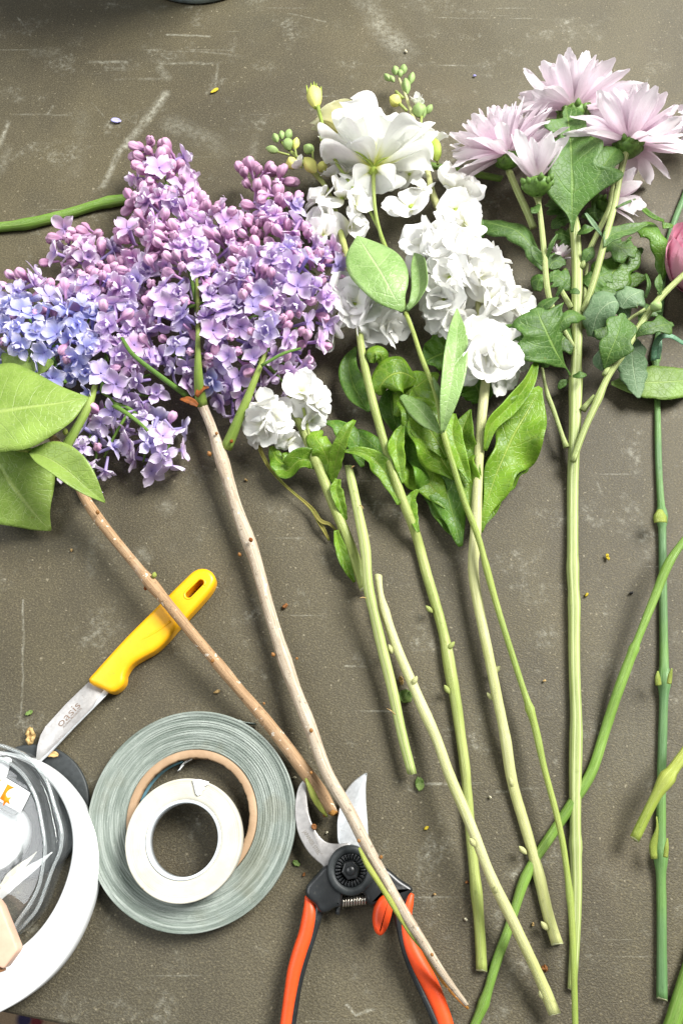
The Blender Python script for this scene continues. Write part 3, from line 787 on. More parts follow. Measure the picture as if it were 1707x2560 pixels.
panicle(lilacA, 'broad lilac panicle on the forked shoot', [(605, 830, 6, .036), (625, 720, 5, .042), (625, 560, 4, .034), (612, 420, 3, .024)],
        [(592, 412, 40, .022, .9, PINK), (635, 425, 34, .022, .85, PINK), (615, 480, 54, .026, .75, PINK), (665, 488, 38, .026, .3, LAV), (580, 545, 52, .03, .8, PINK), (640, 555, 60, .034, .45, PINK), (690, 580, 52, .034, .3, PINK), (590, 620, 64, .040, .5, PINK), (660, 640, 72, .042, .25, LAV),
         (725, 630, 58, .034, .25, LAV), (745, 590, 34, .03, .35, PINK), (600, 690, 74, .048, .2, LAV), (560, 640, 50, .044, .3, PINK), (690, 710, 70, .040, .2, LAV), (745, 670, 40, .03, .25, PINK), (550, 740, 72, .046, .15, LAV), (630, 770, 76, .044, .15, LAV), (705, 775, 52, .034, .3, PINK), (540, 820, 62, .036, .12, LAV), (610, 830, 60, .036, .12, LAV),
         (670, 840, 48, .03, .2, LAV), (560, 880, 46, .028, .1, LAV), (500, 870, 40, .024, .05, BLUE), (655, 885, 30, .026, .1, LAV), (530, 930, 26, .016, .05, LAV)])

lilacB = thing('lilac_branch', P(*T(420, 1430)), 'lilac branch with thin reddish brown bark crossing the yellow knife handle', 'lilac', 'lilac branches')
gb = [(765, 1868, 12, .010), (745, 1830, 17, .012), (715, 1790, 18, .013), (694, 1764, 17, .013), (657, 1713, 16, .014), (587, 1626, 15, .016), (552, 1587, 13.5, .017), (503, 1527, 15.5, .019), (490, 1511, 13.5, .020), (453, 1469, 13.5, .022), (375, 1373, 14, .022), (345, 1338, 16.5, .022), (325, 1313, 13, .021), (277, 1255, 12.5, .020), (225, 1190, 13.5, .020), (212, 1172, 13.5, .020), (190, 1135, 12, .022), (165, 1080, 12, .026), (145, 1035, 14, .030), (118, 1000, 9, .034)]
tube('branch', [(*T(x, y), w * T.k, z) for x, y, w, z in gb], MT['bark_brown'], lilacB, 14, jit=.02, cut=MT['bark_end'], slant=.8)
tube('green_shoot', [(*PX(x, y), w, z) for x, y, w, z in [(158, 1130, 14, .031), (170, 1110, 14, .034), (196, 1064, 12, .037), (222, 1015, 11, .038), (240, 960, 7, .038)]], MT['stem_shoot'], lilacB, 10)
tube('torn_bark', fpts(M, [(325, 130, 8, .018), (370, 230, 26, .016), (420, 320, 26, .013), (480, 405, 8, .010)]), MT['stem_yel'], lilacB, 8, jit=.1, flat=.5)
for x, y, z, w, m in [(225, 1182, .028, 10, 'bud_brown'), (353, 1328, .026, 13, 'stem_yel'), (335, 1356, .018, 10, 'bract'), (487, 1522, .028, 10, 'bud_brown'), (608, 1618, .024, 6, 'bud_brown'), (716, 1778, .026, 8, 'bud_brown'), (150, 1000, .040, 14, 'stem_yel'), (760, 1872, .012, 14, 'bark_end'), (745, 1876, .010, 9, 'bract')]:
    knob(lilacB, T, x, y, z, w, MT[m])
panicle(lilacB, 'shaded dusky lilac panicle', [(225, 700, 5, .026), (205, 620, 4, .024), (185, 540, 3, .02)],
        [(165, 552, 36, .018, .6, DUSK), (200, 560, 36, .018, .6, DUSK), (150, 600, 38, .018, .4, DUSK), (205, 610, 50, .02, .4, DUSK), (255, 600, 40, .02, .4, DUSK), (170, 650, 36, .018, .2, DUSK), (245, 650, 46, .022, .7, DUSK), (285, 640, 40, .02, .6, DUSK)])
panicle(lilacB, 'blue lavender lilac panicle behind the big leaf', [(150, 880, 6, .036), (110, 800, 5, .036), (60, 720, 3, .03)],
        [(65, 665, 44, .022, .4, PALE), (25, 690, 40, .022, .2, PALE), (110, 690, 36, .024, .4, PALE), (70, 730, 50, .028, .1, BLUE), (15, 760, 52, .028, .05, BLUE), (120, 750, 50, .032, .1, BLUE), (80, 790, 56, .034, .05, BLUE), (160, 790, 50, .036, .05, BLUE), (130, 840, 46, .036, .05, BLUE), (20, 800, 36, .026, .1, BLUE)])
panicle(lilacB, 'mauve lilac panicle filling out against the tall one', [(235, 900, 6, .036), (245, 800, 5, .036), (230, 700, 3, .032)],
        [(180, 700, 46, .030, .15, LAV), (230, 680, 46, .032, .25, LAV), (280, 690, 44, .03, .3, PINK), (200, 745, 52, .036, .1, BLUE), (260, 750, 52, .038, .12, LAV), (310, 760, 42, .034, .15, PINK), (195, 810, 50, .038, .05, BLUE), (250, 830, 50, .038, .05, LAV), (300, 820, 44, .036, .08, PINK), (345, 860, 42, .034, .05, LAV), (290, 880, 48, .034, .05, LAV), (230, 890, 42, .032, .05, BLUE), (340, 910, 38, .028, .05, LAV), (270, 930, 40, .026, .08, LAV)])
open_stalk(lilacB, [(*PX(x, y), w, z) for x, y, w, z in [(272, 1006, 7, .032), (320, 1035, 6, .040), (352, 1060, 5, .036), (378, 1085, 4, .030)]], MT['stem_inner'], 'side_stalk')
panicle(lilacB, 'pale drooping lilac panicle resting on the table', [(250, 925, 6, .030), (300, 940, 5, .030), (350, 985, 4, .024), (395, 1010, 3, .02)],
        [(300, 965, 38, .022, .05, PALE), (345, 980, 38, .022, .05, PALE), (390, 985, 34, .018, .12, PALE), (325, 1020, 42, .018, .05, PALE), (375, 1030, 44, .018, .08, PALE), (330, 1060, 32, .013, .08, PALE), (370, 1065, 30, .012, .1, PALE), (230, 980, 40, .022, .1, PALE), (205, 1030, 38, .018, .1, PALE), (240, 1050, 38, .016, .15, PALE), (175, 1075, 30, .014, .2, PALE), (215, 1085, 30, .012, .2, PALE), (405, 1020, 24, .014, .1, PALE)])
# four big leaves
leaf('leaf', MT['leaf_lilac'], lilacB, fl(PX, [(-95, 1055, .060), (-30, 1036, .064), (60, 1020, .064), (150, 1008, .060), (222, 994, .054)]), [30, (135, 96), (150, 108), (116, 92), (60, 60), 2], cup=-.12, wave=.05, wf=1.5, nv=15, serr=.02)
leaf('leaf', MT['leaf_lilac'], lilacB, fl(PX, [(-20, 1125, .034), (15, 1190, .030), (60, 1250, .022), (100, 1298, .014), (128, 1326, .008)]), [(20, 12), (100, 78), (124, 108), (92, 90), (42, 48), 2], cup=-.1, wave=.06, wf=2, nv=15, serr=.02)
leaf('leaf', MT['leaf_lilac'], lilacB, fl(PX, [(75, 1128, .050), (125, 1148, .052), (175, 1182, .050), (220, 1222, .046), (263, 1256, .040)]), [(6, 6), (44, 34), (48, 36), (34, 24), 2], roll=-12, fold=.5, wave=.05, wf=1.2, nv=13)
leaf('leaf', MT['leaf_lilac'], lilacB, fl(C, [(20, 520, .034), (180, 560, .040), (300, 590, .040), (385, 590, .040)]), [10, 60, 50, 4], cup=-.2, wave=.1, nv=9)
leaf('leaf', MT['leaf_lilac'], lilacB, fl(C, [(-60, 1210, .028), (20, 1225, .028), (70, 1250, .026)]), [10, 50, 4], cup=-.2, wave=.1, nv=9)
tube('leaf_stalk', [(*C(-40, 1170), 9, .046), (*C(60, 1185), 9, .048), (*C(160, 1205), 8, .049), (*C(260, 1222), 7, .049)], MT['stem_yel'], lilacB, 8)

# ================================================================== white stock
SHB = lambda u: (math.sin(math.pi / 2 * min(1, .12 + u * 1.5)) ** .9) * max(.05, 1 - (max(0, u - .62) / .41) ** 2) ** .5
STOCKP = [petal_mesh('petal', MT['stock'], 1.0, rng.uniform(.50, .64), SHB, cup=rng.uniform(-.25, .35), curl=rng.uniform(-.3, .2), curl2=rng.uniform(-.2, .05), ruffle=rng.uniform(.05, .13), rk=rng.uniform(1.4, 2.8), seed=k, nu=8, nv=9, notch=.03) for k in range(12)]
def stock_floret(parent, fr, x, y, z, rad, axis, n=13, col=(.91, .905, .865), spread=85):
    px, py = fr(x, y); s = S(px, py, z); r = rad * fr.k * s * 1.08
    c = P(px, py, z); a = Vector(axis).normalized()
    Mh = facing(c - np.array(a) * r * .3, a, rng.uniform(0, 6))
    me = bud_cache.get('stockheart')
    if me is None:
        V, Fc = lathe_data([(.02, 0), (.5, .2), (.8, .6), (.9, 1.0), (.5, 1.1), (.02, 1.15)], 10)
        me = mk('floret', V, Fc, MT['sepal']); bud_cache['stockheart'] = me
    k = r * .12
    h = put('floret', me, parent, Mh @ Matrix.Diagonal((k, k, k * 1.6, 1)))
    n = max(5, int(n * .78))
    for i in range(n):
        u = i / n
        th = R(spread * (1 - u * .62) + rng.uniform(-20, 20)); az = i * 2.39996 + rng.uniform(-.6, .6)
        d = Vector((math.sin(th) * math.cos(az), math.sin(th) * math.sin(az), math.cos(th)))
        nn = Vector((-math.cos(th) * math.cos(az), -math.cos(th) * math.sin(az), math.sin(th)))
        Ln = r * (1.08 - .42 * u) * rng.uniform(.9, 1.12)
        tipw = Mh @ (d * Ln)
        if tipw.z < .001: continue
        M4 = Mh @ basis((0, 0, r * .12), d, nn) @ Matrix.Diagonal((Ln, Ln, Ln, 1))
        o = put('petal', STOCKP[rng.randint(12)], h, M4)
        kk = rng.uniform(.95, 1.04); o.color = (col[0] * kk, col[1] * kk, col[2] * kk, 1)
    return h
def bud_cluster(parent, fr, lst, mats, z):
    for x, y, hw, ln, ang, m in lst:
        px, py = fr(x, y); s = S(px, py, z)
        d = (math.cos(R(ang)), math.sin(R(ang)), .25)
        ellipsoid_bud('bud', MT[m], parent, P(px, py, z) - np.array(d) * ln * fr.k * s * .5, d, ln * fr.k * s, hw * fr.k * s, lobes=4, la=.12, pinch=.75)

stA = thing('stock_flower', P(*O(265, 1360)), 'white stock flower whose green bud tip points beside the pink lilac tip', 'stock flower', 'white stock flowers')
tube('stem', fpts(O, [(267, 1362, 39), (262, 1200, 38), (248, 1000, 38), (235, 860, 42), (215, 680, 36), (180, 300, 36)]) + fpts(N, [(1085, 1568, 34), (1080, 1500, 38), (1050, 1300, 36), (1015, 1030, 40), (985, 900, 44), (960, 720, 42), (945, 640, 36), (880, 400, 36), (815, 190, 36), (770, 0, 34)]) +
     fpts(G, [(840, 990, 25, .015), (800, 900, 26, .018), (720, 650, 22, .024), (650, 400, 22, .028), (595, 150, 20, .032)]) + fpts(F, [(350, 600, 20, .032), (300, 300, 18, .030), (240, 60, 22, .026)]) + fpts(E, [(500, 1010, 14, .022), (400, 870, 22, .020), (250, 740, 14, .02), (150, 640, 9, .02)]),
     MT['stem_stock_up'], stA, 12, cut=MT['cut'], jit=.02)
for fr, x, y, z, rad, ax, n in [(E, 590, 1010, .034, 170, (.2, .5, .8), 9), (E, 420, 1040, .028, 120, (-.7, .4, .5), 6), (E, 690, 1080, .036, 150, (.6, -.2, .7), 9), (E, 460, 1180, .026, 140, (-.6, -.3, .6), 9), (E, 430, 1300, .028, 130, (-.5, -.2, .7), 8), (E, 660, 1240, .03, 130, (.5, -.4, .6), 8),
                                (E, 620, 850, .03, 120, (.3, .6, .6), 7), (E, 520, 870, .026, 90, (-.3, .5, .6), 6),
                                (F, 260, 420, .036, 130, (.3, -.1, .9), 11), (F, 220, 560, .03, 130, (-.5, -.4, .7), 11), (F, 430, 580, .030, 190, (.7, -.5, .5), 15), (F, 540, 640, .022, 140, (.7, -.6, .3), 12), (F, 180, 700, .022, 110, (-.5, -.6, .3), 9), (F, 330, 500, .038, 150, (.1, -.2, 1), 11)]:
    stock_floret(stA, fr, x, y, z, rad, ax, n)
bud_cluster(stA, E, [(110, 610, 26, 75, 110, 'budgreen'), (155, 590, 24, 70, 95, 'budgreen'), (205, 585, 30, 85, 80, 'budgreen'), (85, 695, 32, 95, 175, 'budgreen'), (200, 655, 42, 95, 100, 'budgreen'), (255, 650, 28, 95, 80, 'budyel'), (345, 690, 40, 85, 150, 'budgreen'), (225, 790, 42, 100, 110, 'budyel'), (445, 815, 36, 90, 60, 'budyel')], None, .024)
stock_floret(stA, E, 285, 810, .028, 75, (-.7, .5, .5), 6, spread=55)
ellipsoid_bud('bud', MT['budyel'], stA, P(*E(400, 860), .03), (-.6, .7, .3), .016, .0055, lobes=4)
for a_, b_ in [((380, 770), (372, 700)), ((260, 750), (250, 690)), ((210, 735), (125, 712))]:
    tube('pedicel', [(*E(*a_), 3, .022), (*E(*b_), 3, .024)], MT['stem_stock_up'], stA, 6)

stB = thing('stock_flower', P(*O(750, 1190)), 'fullest white stock flower on a thick pale stem with wide wavy leaves', 'stock flower', 'white stock flowers')
tube('stem', fpts(O, [(755, 1190, 42), (690, 1000, 40), (640, 740, 42), (610, 650, 38), (540, 400, 38), (455, 120, 38)]) + fpts(N, [(1345, 1300, 40, .010), (1325, 1220, 36, .010), (1250, 850, 36, .011), (1190, 560, 36, .011), (1170, 470, 36, .011), (1120, 150, 38, .012)]) +
     fpts(G, [(1150, 1120, 30, .016), (1158, 900, 28, .020), (1172, 600, 26, .027), (1190, 400, 26, .032), (1205, 280, 24, .034)]) + fpts(F, [(1110, 800, 26, .034), (1070, 500, 20, .034), (1020, 250, 20, .030)]) + fpts(E, [(1250, 1080, 28, .03), (1190, 830, 18, .026), (1100, 500, 14, .022), (1040, 320, 11, .020), (990, 190, 9, .02)]),
     MT['stem_stock'], stB, 12, cut=MT['cut'], jit=.02)
for fr, x, y, z, rad, ax, n in [(E, 1070, 1080, .034, 185, (-.3, .1, .9), 6), (E, 1160, 960, .03, 110, (.1, .6, .7), 5), (E, 1370, 940, .034, 170, (.2, .5, .8), 10), (E, 1480, 1000, .03, 150, (.6, .2, .7), 9), (E, 1400, 1110, .036, 150, (.2, -.3, .9), 9), (E, 1320, 1270, .044, 170, (0, .3, .9), 11), (E, 1480, 1210, .042, 150, (.5, .2, .8), 9),
                                (E, 1170, 1350, .040, 190, (-.6, .2, .7), 12), (E, 1380, 1400, .050, 200, (0, -.1, 1), 13), (E, 1060, 860, .024, 110, (-.3, -.1, .8), 7), (E, 950, 850, .02, 90, (-.3, .3, .8), 6),
                                (F, 860, 190, .046, 170, (-.4, .1, .9), 12), (F, 1020, 220, .05, 170, (.2, .1, .9), 12), (F, 900, 340, .046, 180, (-.3, -.3, .9), 13), (F, 1080, 330, .048, 170, (.4, -.2, .8), 12), (F, 1200, 340, .040, 130, (.8, -.1, .5), 11), (F, 1180, 230, .03, 110, (.7, .4, .4), 9),
                                (F, 860, 480, .04, 150, (-.5, -.5, .7), 12), (F, 930, 600, .034, 140, (-.2, -.7, .6), 12), (F, 830, 610, .026, 120, (-.6, -.5, .4), 10), (F, 1170, 480, .042, 160, (.3, -.2, .9), 12), (F, 1290, 510, .034, 150, (.7, -.2, .6), 12), (F, 1200, 580, .036, 130, (.4, -.6, .6), 11), (F, 1310, 430, .03, 80, (.6, .3, .6), 6),
                                (F, 1070, 700, .048, 160, (-.1, .2, .95), 12), (F, 1150, 830, .048, 190, (.2, -.3, .9), 15), (F, 1050, 860, .04, 150, (-.3, -.6, .7), 12), (F, 1230, 760, .042, 130, (.6, .1, .7), 11), (F, 1230, 920, .03, 140, (.5, -.7, .4), 12), (F, 1280, 840, .030, 110, (.8, -.3, .4), 10)]:
    stock_floret(stB, fr, x, y, z, rad, ax, n)
bud_cluster(stB, E, [(905, 180, 22, 70, 130, 'budgreen'), (940, 190, 18, 60, 120, 'budgreen'), (963, 130, 28, 75, 95, 'budgreen'), (1000, 150, 22, 60, 90, 'budgreen'), (1022, 120, 26, 80, 85, 'budgreen'), (1078, 185, 26, 100, 75, 'budgreen'), (1040, 240, 32, 130, 95, 'budgreen'), (960, 345, 44, 95, 150, 'budyel'), (1205, 405, 24, 80, 60, 'budgreen'), (1165, 420, 22, 110, 85, 'budgreen')], None, .022)
stock_floret(stB, E, 1125, 370, .024, 80, (.1, .9, .4), 8, spread=50)
ellipsoid_bud('bud', MT['budgreen'], stB, P(*E(1135, 465), .022), (-.05, 1, .2), .014, .006, lobes=5)
stock_floret(stB, E, 1230, 650, .026, 110, (-.2, .8, .5), 9, spread=60)
ellipsoid_bud('bud', MT['sepal'], stB, P(*E(1260, 780), .026), (-.1, 1, .25), .022, .0055, lobes=4)
for a_, b_ in [((1145, 520), (1150, 460)), ((1045, 420), (985, 360)), ((1020, 330), (965, 280)), ((1265, 800), (1262, 760))]:
    tube('pedicel', [(*E(*a_), 4, .022), (*E(*b_), 4, .022)], MT['stem_stock_up'], stB, 6)
SL, SD = MT['leaf_stock'], MT['leaf_stock_dark']
for mat, pts, hw, kw in [
        (SL, [(1178, 1040, .014), (1205, 900, .018), (1260, 740, .022), (1330, 580, .026), (1400, 460, .028), (1470, 330, .03)], [8, (14, 36), (45, 80), (60, 110), (90, 110), (80, 80), 10], dict(fold=.2, wave=0.47, wf=2.0, roll=10)),
        (SL, [(1196, 640, .030), (1225, 520, .034), (1310, 430, .036), (1400, 320, .036), (1462, 170, .036)], [8, 26, 34, 30, 22, 3], dict(fold=.7, wave=0.15, wf=1.6, roll=20)),
        (SL, [(1190, 1010, .012), (1240, 850, .012), (1290, 720, .012), (1380, 620, .012), (1480, 560, .012)], [6, 40, 74, 80, 50, 3], dict(fold=.2, wave=0.47, wf=1.9)),
        (SL, [(1132, 920, .018), (1118, 790, .022), (1085, 660, .024), (1090, 540, .028), (1130, 440, .03)], [6, 34, 56, 60, 40, 4], dict(fold=.35, wave=0.53, wf=1.7, roll=-15)),
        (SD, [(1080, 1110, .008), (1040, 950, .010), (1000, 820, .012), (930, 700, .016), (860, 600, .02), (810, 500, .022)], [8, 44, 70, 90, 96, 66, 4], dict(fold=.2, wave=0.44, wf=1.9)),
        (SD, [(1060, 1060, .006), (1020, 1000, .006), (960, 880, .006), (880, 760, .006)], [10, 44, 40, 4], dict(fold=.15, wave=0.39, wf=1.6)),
        (SL, [(1050, 780, .02), (990, 690, .024), (940, 560, .028), (900, 420, .03), (850, 330, .03)], [10, 66, 92, 96, 74, 8], dict(fold=.15, wave=0.44, wf=1.7, ph=1)),
        (SL, [(1140, 1010, .016), (1120, 860, .020), (1128, 720, .024), (1150, 600, .026)], [8, 30, 44, 10], dict(fold=.3, wave=0.31, wf=1.6)),
        (SL, [(1010, 920, .010), (940, 820, .014), (860, 730, .018), (790, 640, .02)], [10, 60, 74, 12], dict(fold=.15, wave=0.31, wf=1.6)),
        (SL, [(1010, 680, .026), (930, 540, .030), (850, 440, .032), (770, 400, .03)], [10, 72, 80, 12], dict(fold=.1, wave=0.28, wf=1.4)),
        (SL, [(760, 470, .02), (820, 370, .024), (900, 300, .026), (970, 260, .026)], [10, 60, 66, 10], dict(cup=-.2, wave=0.25, wf=1.4)),
        (SL, [(1125, 800, .026), (1080, 690, .03), (1040, 560, .034), (1050, 460, .034)], [6, 30, 40, 6], dict(fold=.4, wave=0.39, wf=1.6))]:
    leaf('leaf', mat, stB, fl(G, pts), [tuple(q * G.k * 1.18 for q in h) if isinstance(h, tuple) else h * G.k * 1.18 for h in hw], nv=13, nu=36, **kw)
for mat, pts, hw, kw in [
        (SD, [(630, 450, .02), (585, 380, .018), (545, 290, .016), (535, 200, .016), (570, 130, .018)], [6, 38, 50, 46, 30, 4], dict(fold=.2, wave=0.29, wf=1.4)),
        (SL, [(640, 210, .034), (655, 160, .038), (690, 170, .036), (700, 225, .030)], [6, 34, 40, 10], dict(cup=-.4, wave=0.26, wf=1.2)),
        (SL, [(870, 300, .024), (800, 260, .034), (740, 270, .036), (690, 320, .032), (690, 370, .026)], [16, 74, 84, 66, 8], dict(cup=-.2, wave=0.20, wf=1.2)),
        (SL, [(798, 800, .022), (775, 690, .026), (765, 600, .028), (800, 510, .03)], [6, 24, 34, 5], dict(fold=.5, wave=0.39, wf=1.6)),
        (SL, [(778, 905, .020), (730, 780, .020), (660, 690, .022), (590, 650, .026), (505, 645, .028)], [8, 34, 42, 30, 3], dict(fold=.45, wave=0.33, wf=1.7)),
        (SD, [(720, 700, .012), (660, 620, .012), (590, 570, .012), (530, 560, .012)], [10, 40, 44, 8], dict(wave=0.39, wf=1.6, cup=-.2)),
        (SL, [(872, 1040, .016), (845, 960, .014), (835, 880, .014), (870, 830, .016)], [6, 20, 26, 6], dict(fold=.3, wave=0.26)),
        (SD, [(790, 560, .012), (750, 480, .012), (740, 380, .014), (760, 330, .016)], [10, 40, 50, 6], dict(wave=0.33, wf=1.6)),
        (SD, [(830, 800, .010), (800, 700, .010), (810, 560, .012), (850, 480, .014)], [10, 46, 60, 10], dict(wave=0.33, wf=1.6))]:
    leaf('leaf', mat, stA, fl(G, pts), [h * G.k * 1.18 for h in hw], nv=11, nu=32, **kw)
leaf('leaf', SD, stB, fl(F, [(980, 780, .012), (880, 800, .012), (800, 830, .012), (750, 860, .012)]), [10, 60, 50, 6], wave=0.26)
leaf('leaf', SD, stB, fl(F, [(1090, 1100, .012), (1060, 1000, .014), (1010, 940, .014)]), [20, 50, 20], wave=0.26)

stC = thing('stock_flower', P(*G(560, 1150)), 'short stock flower with two drooping white blooms under the lilac', 'stock flower', 'white stock flowers')
tube('stem', fpts(G, [(610, 1320, 26, .008), (580, 1220, 28, .009), (540, 1100, 28, .010), (480, 960, 27, .012), (400, 760, 26, .016), (370, 680, 29, .018), (320, 560, 26, .021), (270, 450, 24, .025), (235, 380, 16, .028)]), MT['stem_stock_up'], stC, 12, cut=MT['cut'], jit=.02)
tube('side_stalk', fpts(G, [(345, 600, 10, .022), (325, 500, 9, .026), (310, 430, 8, .03)]), MT['stem_stock_up'], stC, 8)
for fr, x, y, z, rad, ax, n in [(D, 760, 740, .036, 150, (-.2, .2, .9), 10), (D, 740, 890, .03, 170, (-.5, -.4, .7), 13), (D, 840, 850, .034, 150, (.1, -.2, 1), 10), (D, 930, 1000, .018, 120, (.3, -.6, .5), 9), (D, 1010, 640, .036, 150, (.1, .4, .9), 11), (D, 1110, 720, .03, 160, (.6, -.1, .7), 13), (D, 1080, 860, .022, 130, (.5, -.6, .5), 11), (D, 680, 960, .016, 90, (-.7, -.5, .3), 8)]:
    stock_floret(stC, fr, x, y, z, rad, ax, n)
for mat, pts, hw, kw in [
        (SL, [(452, 800, .014), (468, 700, .024), (492, 610, .034), (525, 540, .038), (560, 492, .036)], [6, 26, 32, 30, 22, 8], dict(fold=.35, wave=0.15, roll=-10)),
        (SL, [(455, 790, .014), (430, 690, .020), (400, 620, .026), (370, 570, .026), (400, 540, .02)], [8, 40, 46, 40, 8], dict(cup=-.35, wave=0.26)),
        (SL, [(420, 760, .012), (350, 690, .018), (290, 690, .020), (225, 740, .014), (165, 660, .012)], [10, 36, 44, 40, 6], dict(fold=.5, wave=0.45, wf=1.7)),
        (SL, [(330, 640, .014), (270, 680, .016), (200, 700, .014), (150, 620, .012)], [10, 36, 40, 6], dict(wave=0.45, wf=1.6)),
        (SD, [(600, 720, .008), (560, 600, .012), (480, 520, .016), (420, 500, .016)], [8, 34, 40, 8], dict(wave=0.33, wf=1.6)),
        (SL, [(520, 980, .012), (490, 900, .016), (470, 830, .018), (480, 780, .02)], [5, 20, 26, 12], dict(fold=.7, wave=0.20)),
        (SL, [(470, 1030, .014), (485, 1100, .010), (515, 1190, .008), (560, 1285, .004)], [10, 22, 22, 5], dict(fold=.6, wave=0.13))]:
    leaf('leaf', mat, stC, fl(G, pts), [h * G.k * 1.18 for h in hw], nv=11, nu=32, **kw)
leaf('withered_leaf', MT['leaf_dry'], stC, fl(D, [(690, 1010, .010), (770, 1180, .008), (900, 1330, .007), (1080, 1490, .006), (1150, 1610, .006), (1205, 1715, .003)]), [5, 4.5, 4, 3, 4, 6, 2], fold=.8, nu=40, nv=7)
leaf('withered_leaf', MT['leaf_dry'], stC, fl(D, [(1085, 1500, .006), (1150, 1580, .008), (1210, 1600, .008), (1280, 1670, .006)]), [2, 5, 4, 1], fold=.5, nu=16, nv=5)
for fr, x, y, d, m, own in [(N, 985, 690, (.5, .5, .2), 'stem_stock_up', stA), (N, 955, 970, (-.5, .8, .2), 'stem_stock_up', stA), (N, 840, 450, (-.6, .6, .2), 'stem_stock_up', stA), (N, 1290, 840, (.6, .8, .2), 'stem_stock', stB), (N, 1240, 1020, (-.6, .6, .2), 'stem_stock', stB), (O, 530, 580, (-.6, .6, .2), 'stem_stock', stB), (O, 670, 1070, (-.5, .6, .3), 'stem_stock', stB), (O, 455, 130, (-.3, 1, .6), 'stem_stock', stB)]:
    px, py = fr(x, y); ellipsoid_bud('leaf_scar', MT[m], own, P(px, py, .008) - np.array(d) * .0042, d, .0068, .0017)

# ================================================================== loose cut stems
def thin(pts, k=.9): return [(p[0], p[1], p[2] * k, *p[3:]) for p in pts]
def cut_stem(label, pts, mat, sides=12, **kw):
    o = thing('cut_stem', P(pts[0][0], pts[0][1]), label, 'stem', 'bare cut stems')
    tube('stalk', pts, mat, o, sides, cut=MT['cut'], jit=.02, **kw)
    return o
s3 = cut_stem('pale smooth bare stem slanting across the thick stock stems, cut at both ends',
         fpts(O, [(738, 1640, 42, .010), (700, 1540, 42, .011), (640, 1400, 38, .013), (520, 1150, 38, .018), (400, 900, 40, .022), (350, 820, 38, .023), (280, 640, 36, .024), (190, 400, 38, .024), (80, 150, 38, .022), (20, 0, 36, .020)]) +
         fpts(N, [(900, 1300, 36, .016), (810, 1130, 40, .013), (770, 1020, 36, .012), (650, 750, 34, .010), (580, 560, 33, .010), (545, 450, 36, .010), (520, 370, 24, .010), (510, 290, 24, .010), (510, 235, 28, .010)]), MT['stem_stock'])
for fr, x, y, z, d in [(N, 755, 905, .016, (.5, .9, .5)), (O, 355, 830, .030, (0, .6, 1)), (O, 200, 520, .030, (-.6, .8, .6)), (O, 650, 1510, .012, (-.4, .8, .4)), (N, 585, 700, .011, (-.4, 1, .3))]:
    px, py = fr(x, y); ellipsoid_bud('leaf_scar', MT['stem_stock'], s3, P(px, py, z) - np.array(d) * .0042, d, .0068, .0017)
s5 = cut_stem('short ridged pale green stem piece with frayed ends',
         fpts(G, [(530, 715, 18, .014), (548, 800, 22, .016), (575, 930, 23, .020), (612, 1110, 27, .022), (625, 1240, 24, .022)]) + fpts(N, [(425, 240, 33, .021), (455, 370, 36, .020), (480, 470, 32, .018), (520, 650, 35, .014), (610, 1010, 35, .011), (660, 1260, 33, .010), (730, 1525, 32, .010)]), MT['stem_mum_dry'], 20, ridge=5, amp=.1)
for x, y, x2, y2, fr in [(585, 910, 605, 925, G), (430, 380, 388, 380, N), (620, 1140, 565, 1100, N), (545, 730, 560, 715, G)]:
    tube('frayed_fibre', [(*fr(x, y), 1.6, .024), (*fr((x+x2)/2, (y+y2)/2 - 6), 1.2, .026), (*fr(x2, y2), .7, .026)], MT['bits_tan'], s5, 5, step=.001)
cut_stem('long fresh green stem running diagonally beneath the pale stems',
         thin(fpts(O, [(180, 1800, 33), (250, 1650, 36), (290, 1570, 46), (312, 1500, 34), (340, 1350, 36), (430, 1130, 36), (500, 900, 36), (545, 740, 42), (570, 700, 36), (720, 480, 38), (870, 250, 40), (1000, 60, 40)], None) +
         fpts(Q, [(540, 2080, 46), (555, 2060, 44), (620, 1850, 44), (700, 1600, 44, .010), (780, 1380, 44, .013), (815, 1285, 42, .015), (830, 1255, 52, .016), (850, 1200, 34, .017), (930, 1000, 36, .019), (1035, 740, 40, .022), (1065, 640, 42, .023), (1150, 510, 34, .024), (1260, 380, 34, .024)])), MT['stem_rose'])
cut_stem('jointed yellow green stem stub lying over the blue green carnation stem',
         thin(fpts(O, [(1252, 512, 38, .014), (1330, 350, 38, .018), (1395, 220, 40, .021), (1430, 150, 56, .023), (1465, 110, 62, .023), (1490, 80, 46, .023), (1540, 10, 42, .023), (1640, -130, 42, .022)])), MT['stem_yel'])
cut_stem('bright green stem beside the cut foot of the carnation stem', fpts(O, [(1470, 1790, 58), (1520, 1640, 56), (1570, 1480, 56), (1640, 1260, 54), (1720, 1000, 54)]), MT['stem_rose'])
cut_stem('dark green bare stem reaching out from the lilac tips over empty table', fpts(A, [(1060, 545, 36), (940, 560, 38), (830, 575, 42), (780, 578, 46), (700, 600, 38), (500, 665, 38), (230, 735, 42), (180, 748, 46), (120, 752, 38), (-60, 770, 38), (-260, 800, 38)]), MT['stem_rose'])
cut_stem('slim green stem bridging from the white lisianthus to the pink chrysanthemums', fpts(E, [(980, 770, 22, .014), (1085, 785, 24, .014), (1300, 825, 26, .012), (1568, 875, 26, .011), (1720, 905, 26, .010)]), MT['stem_rose'])

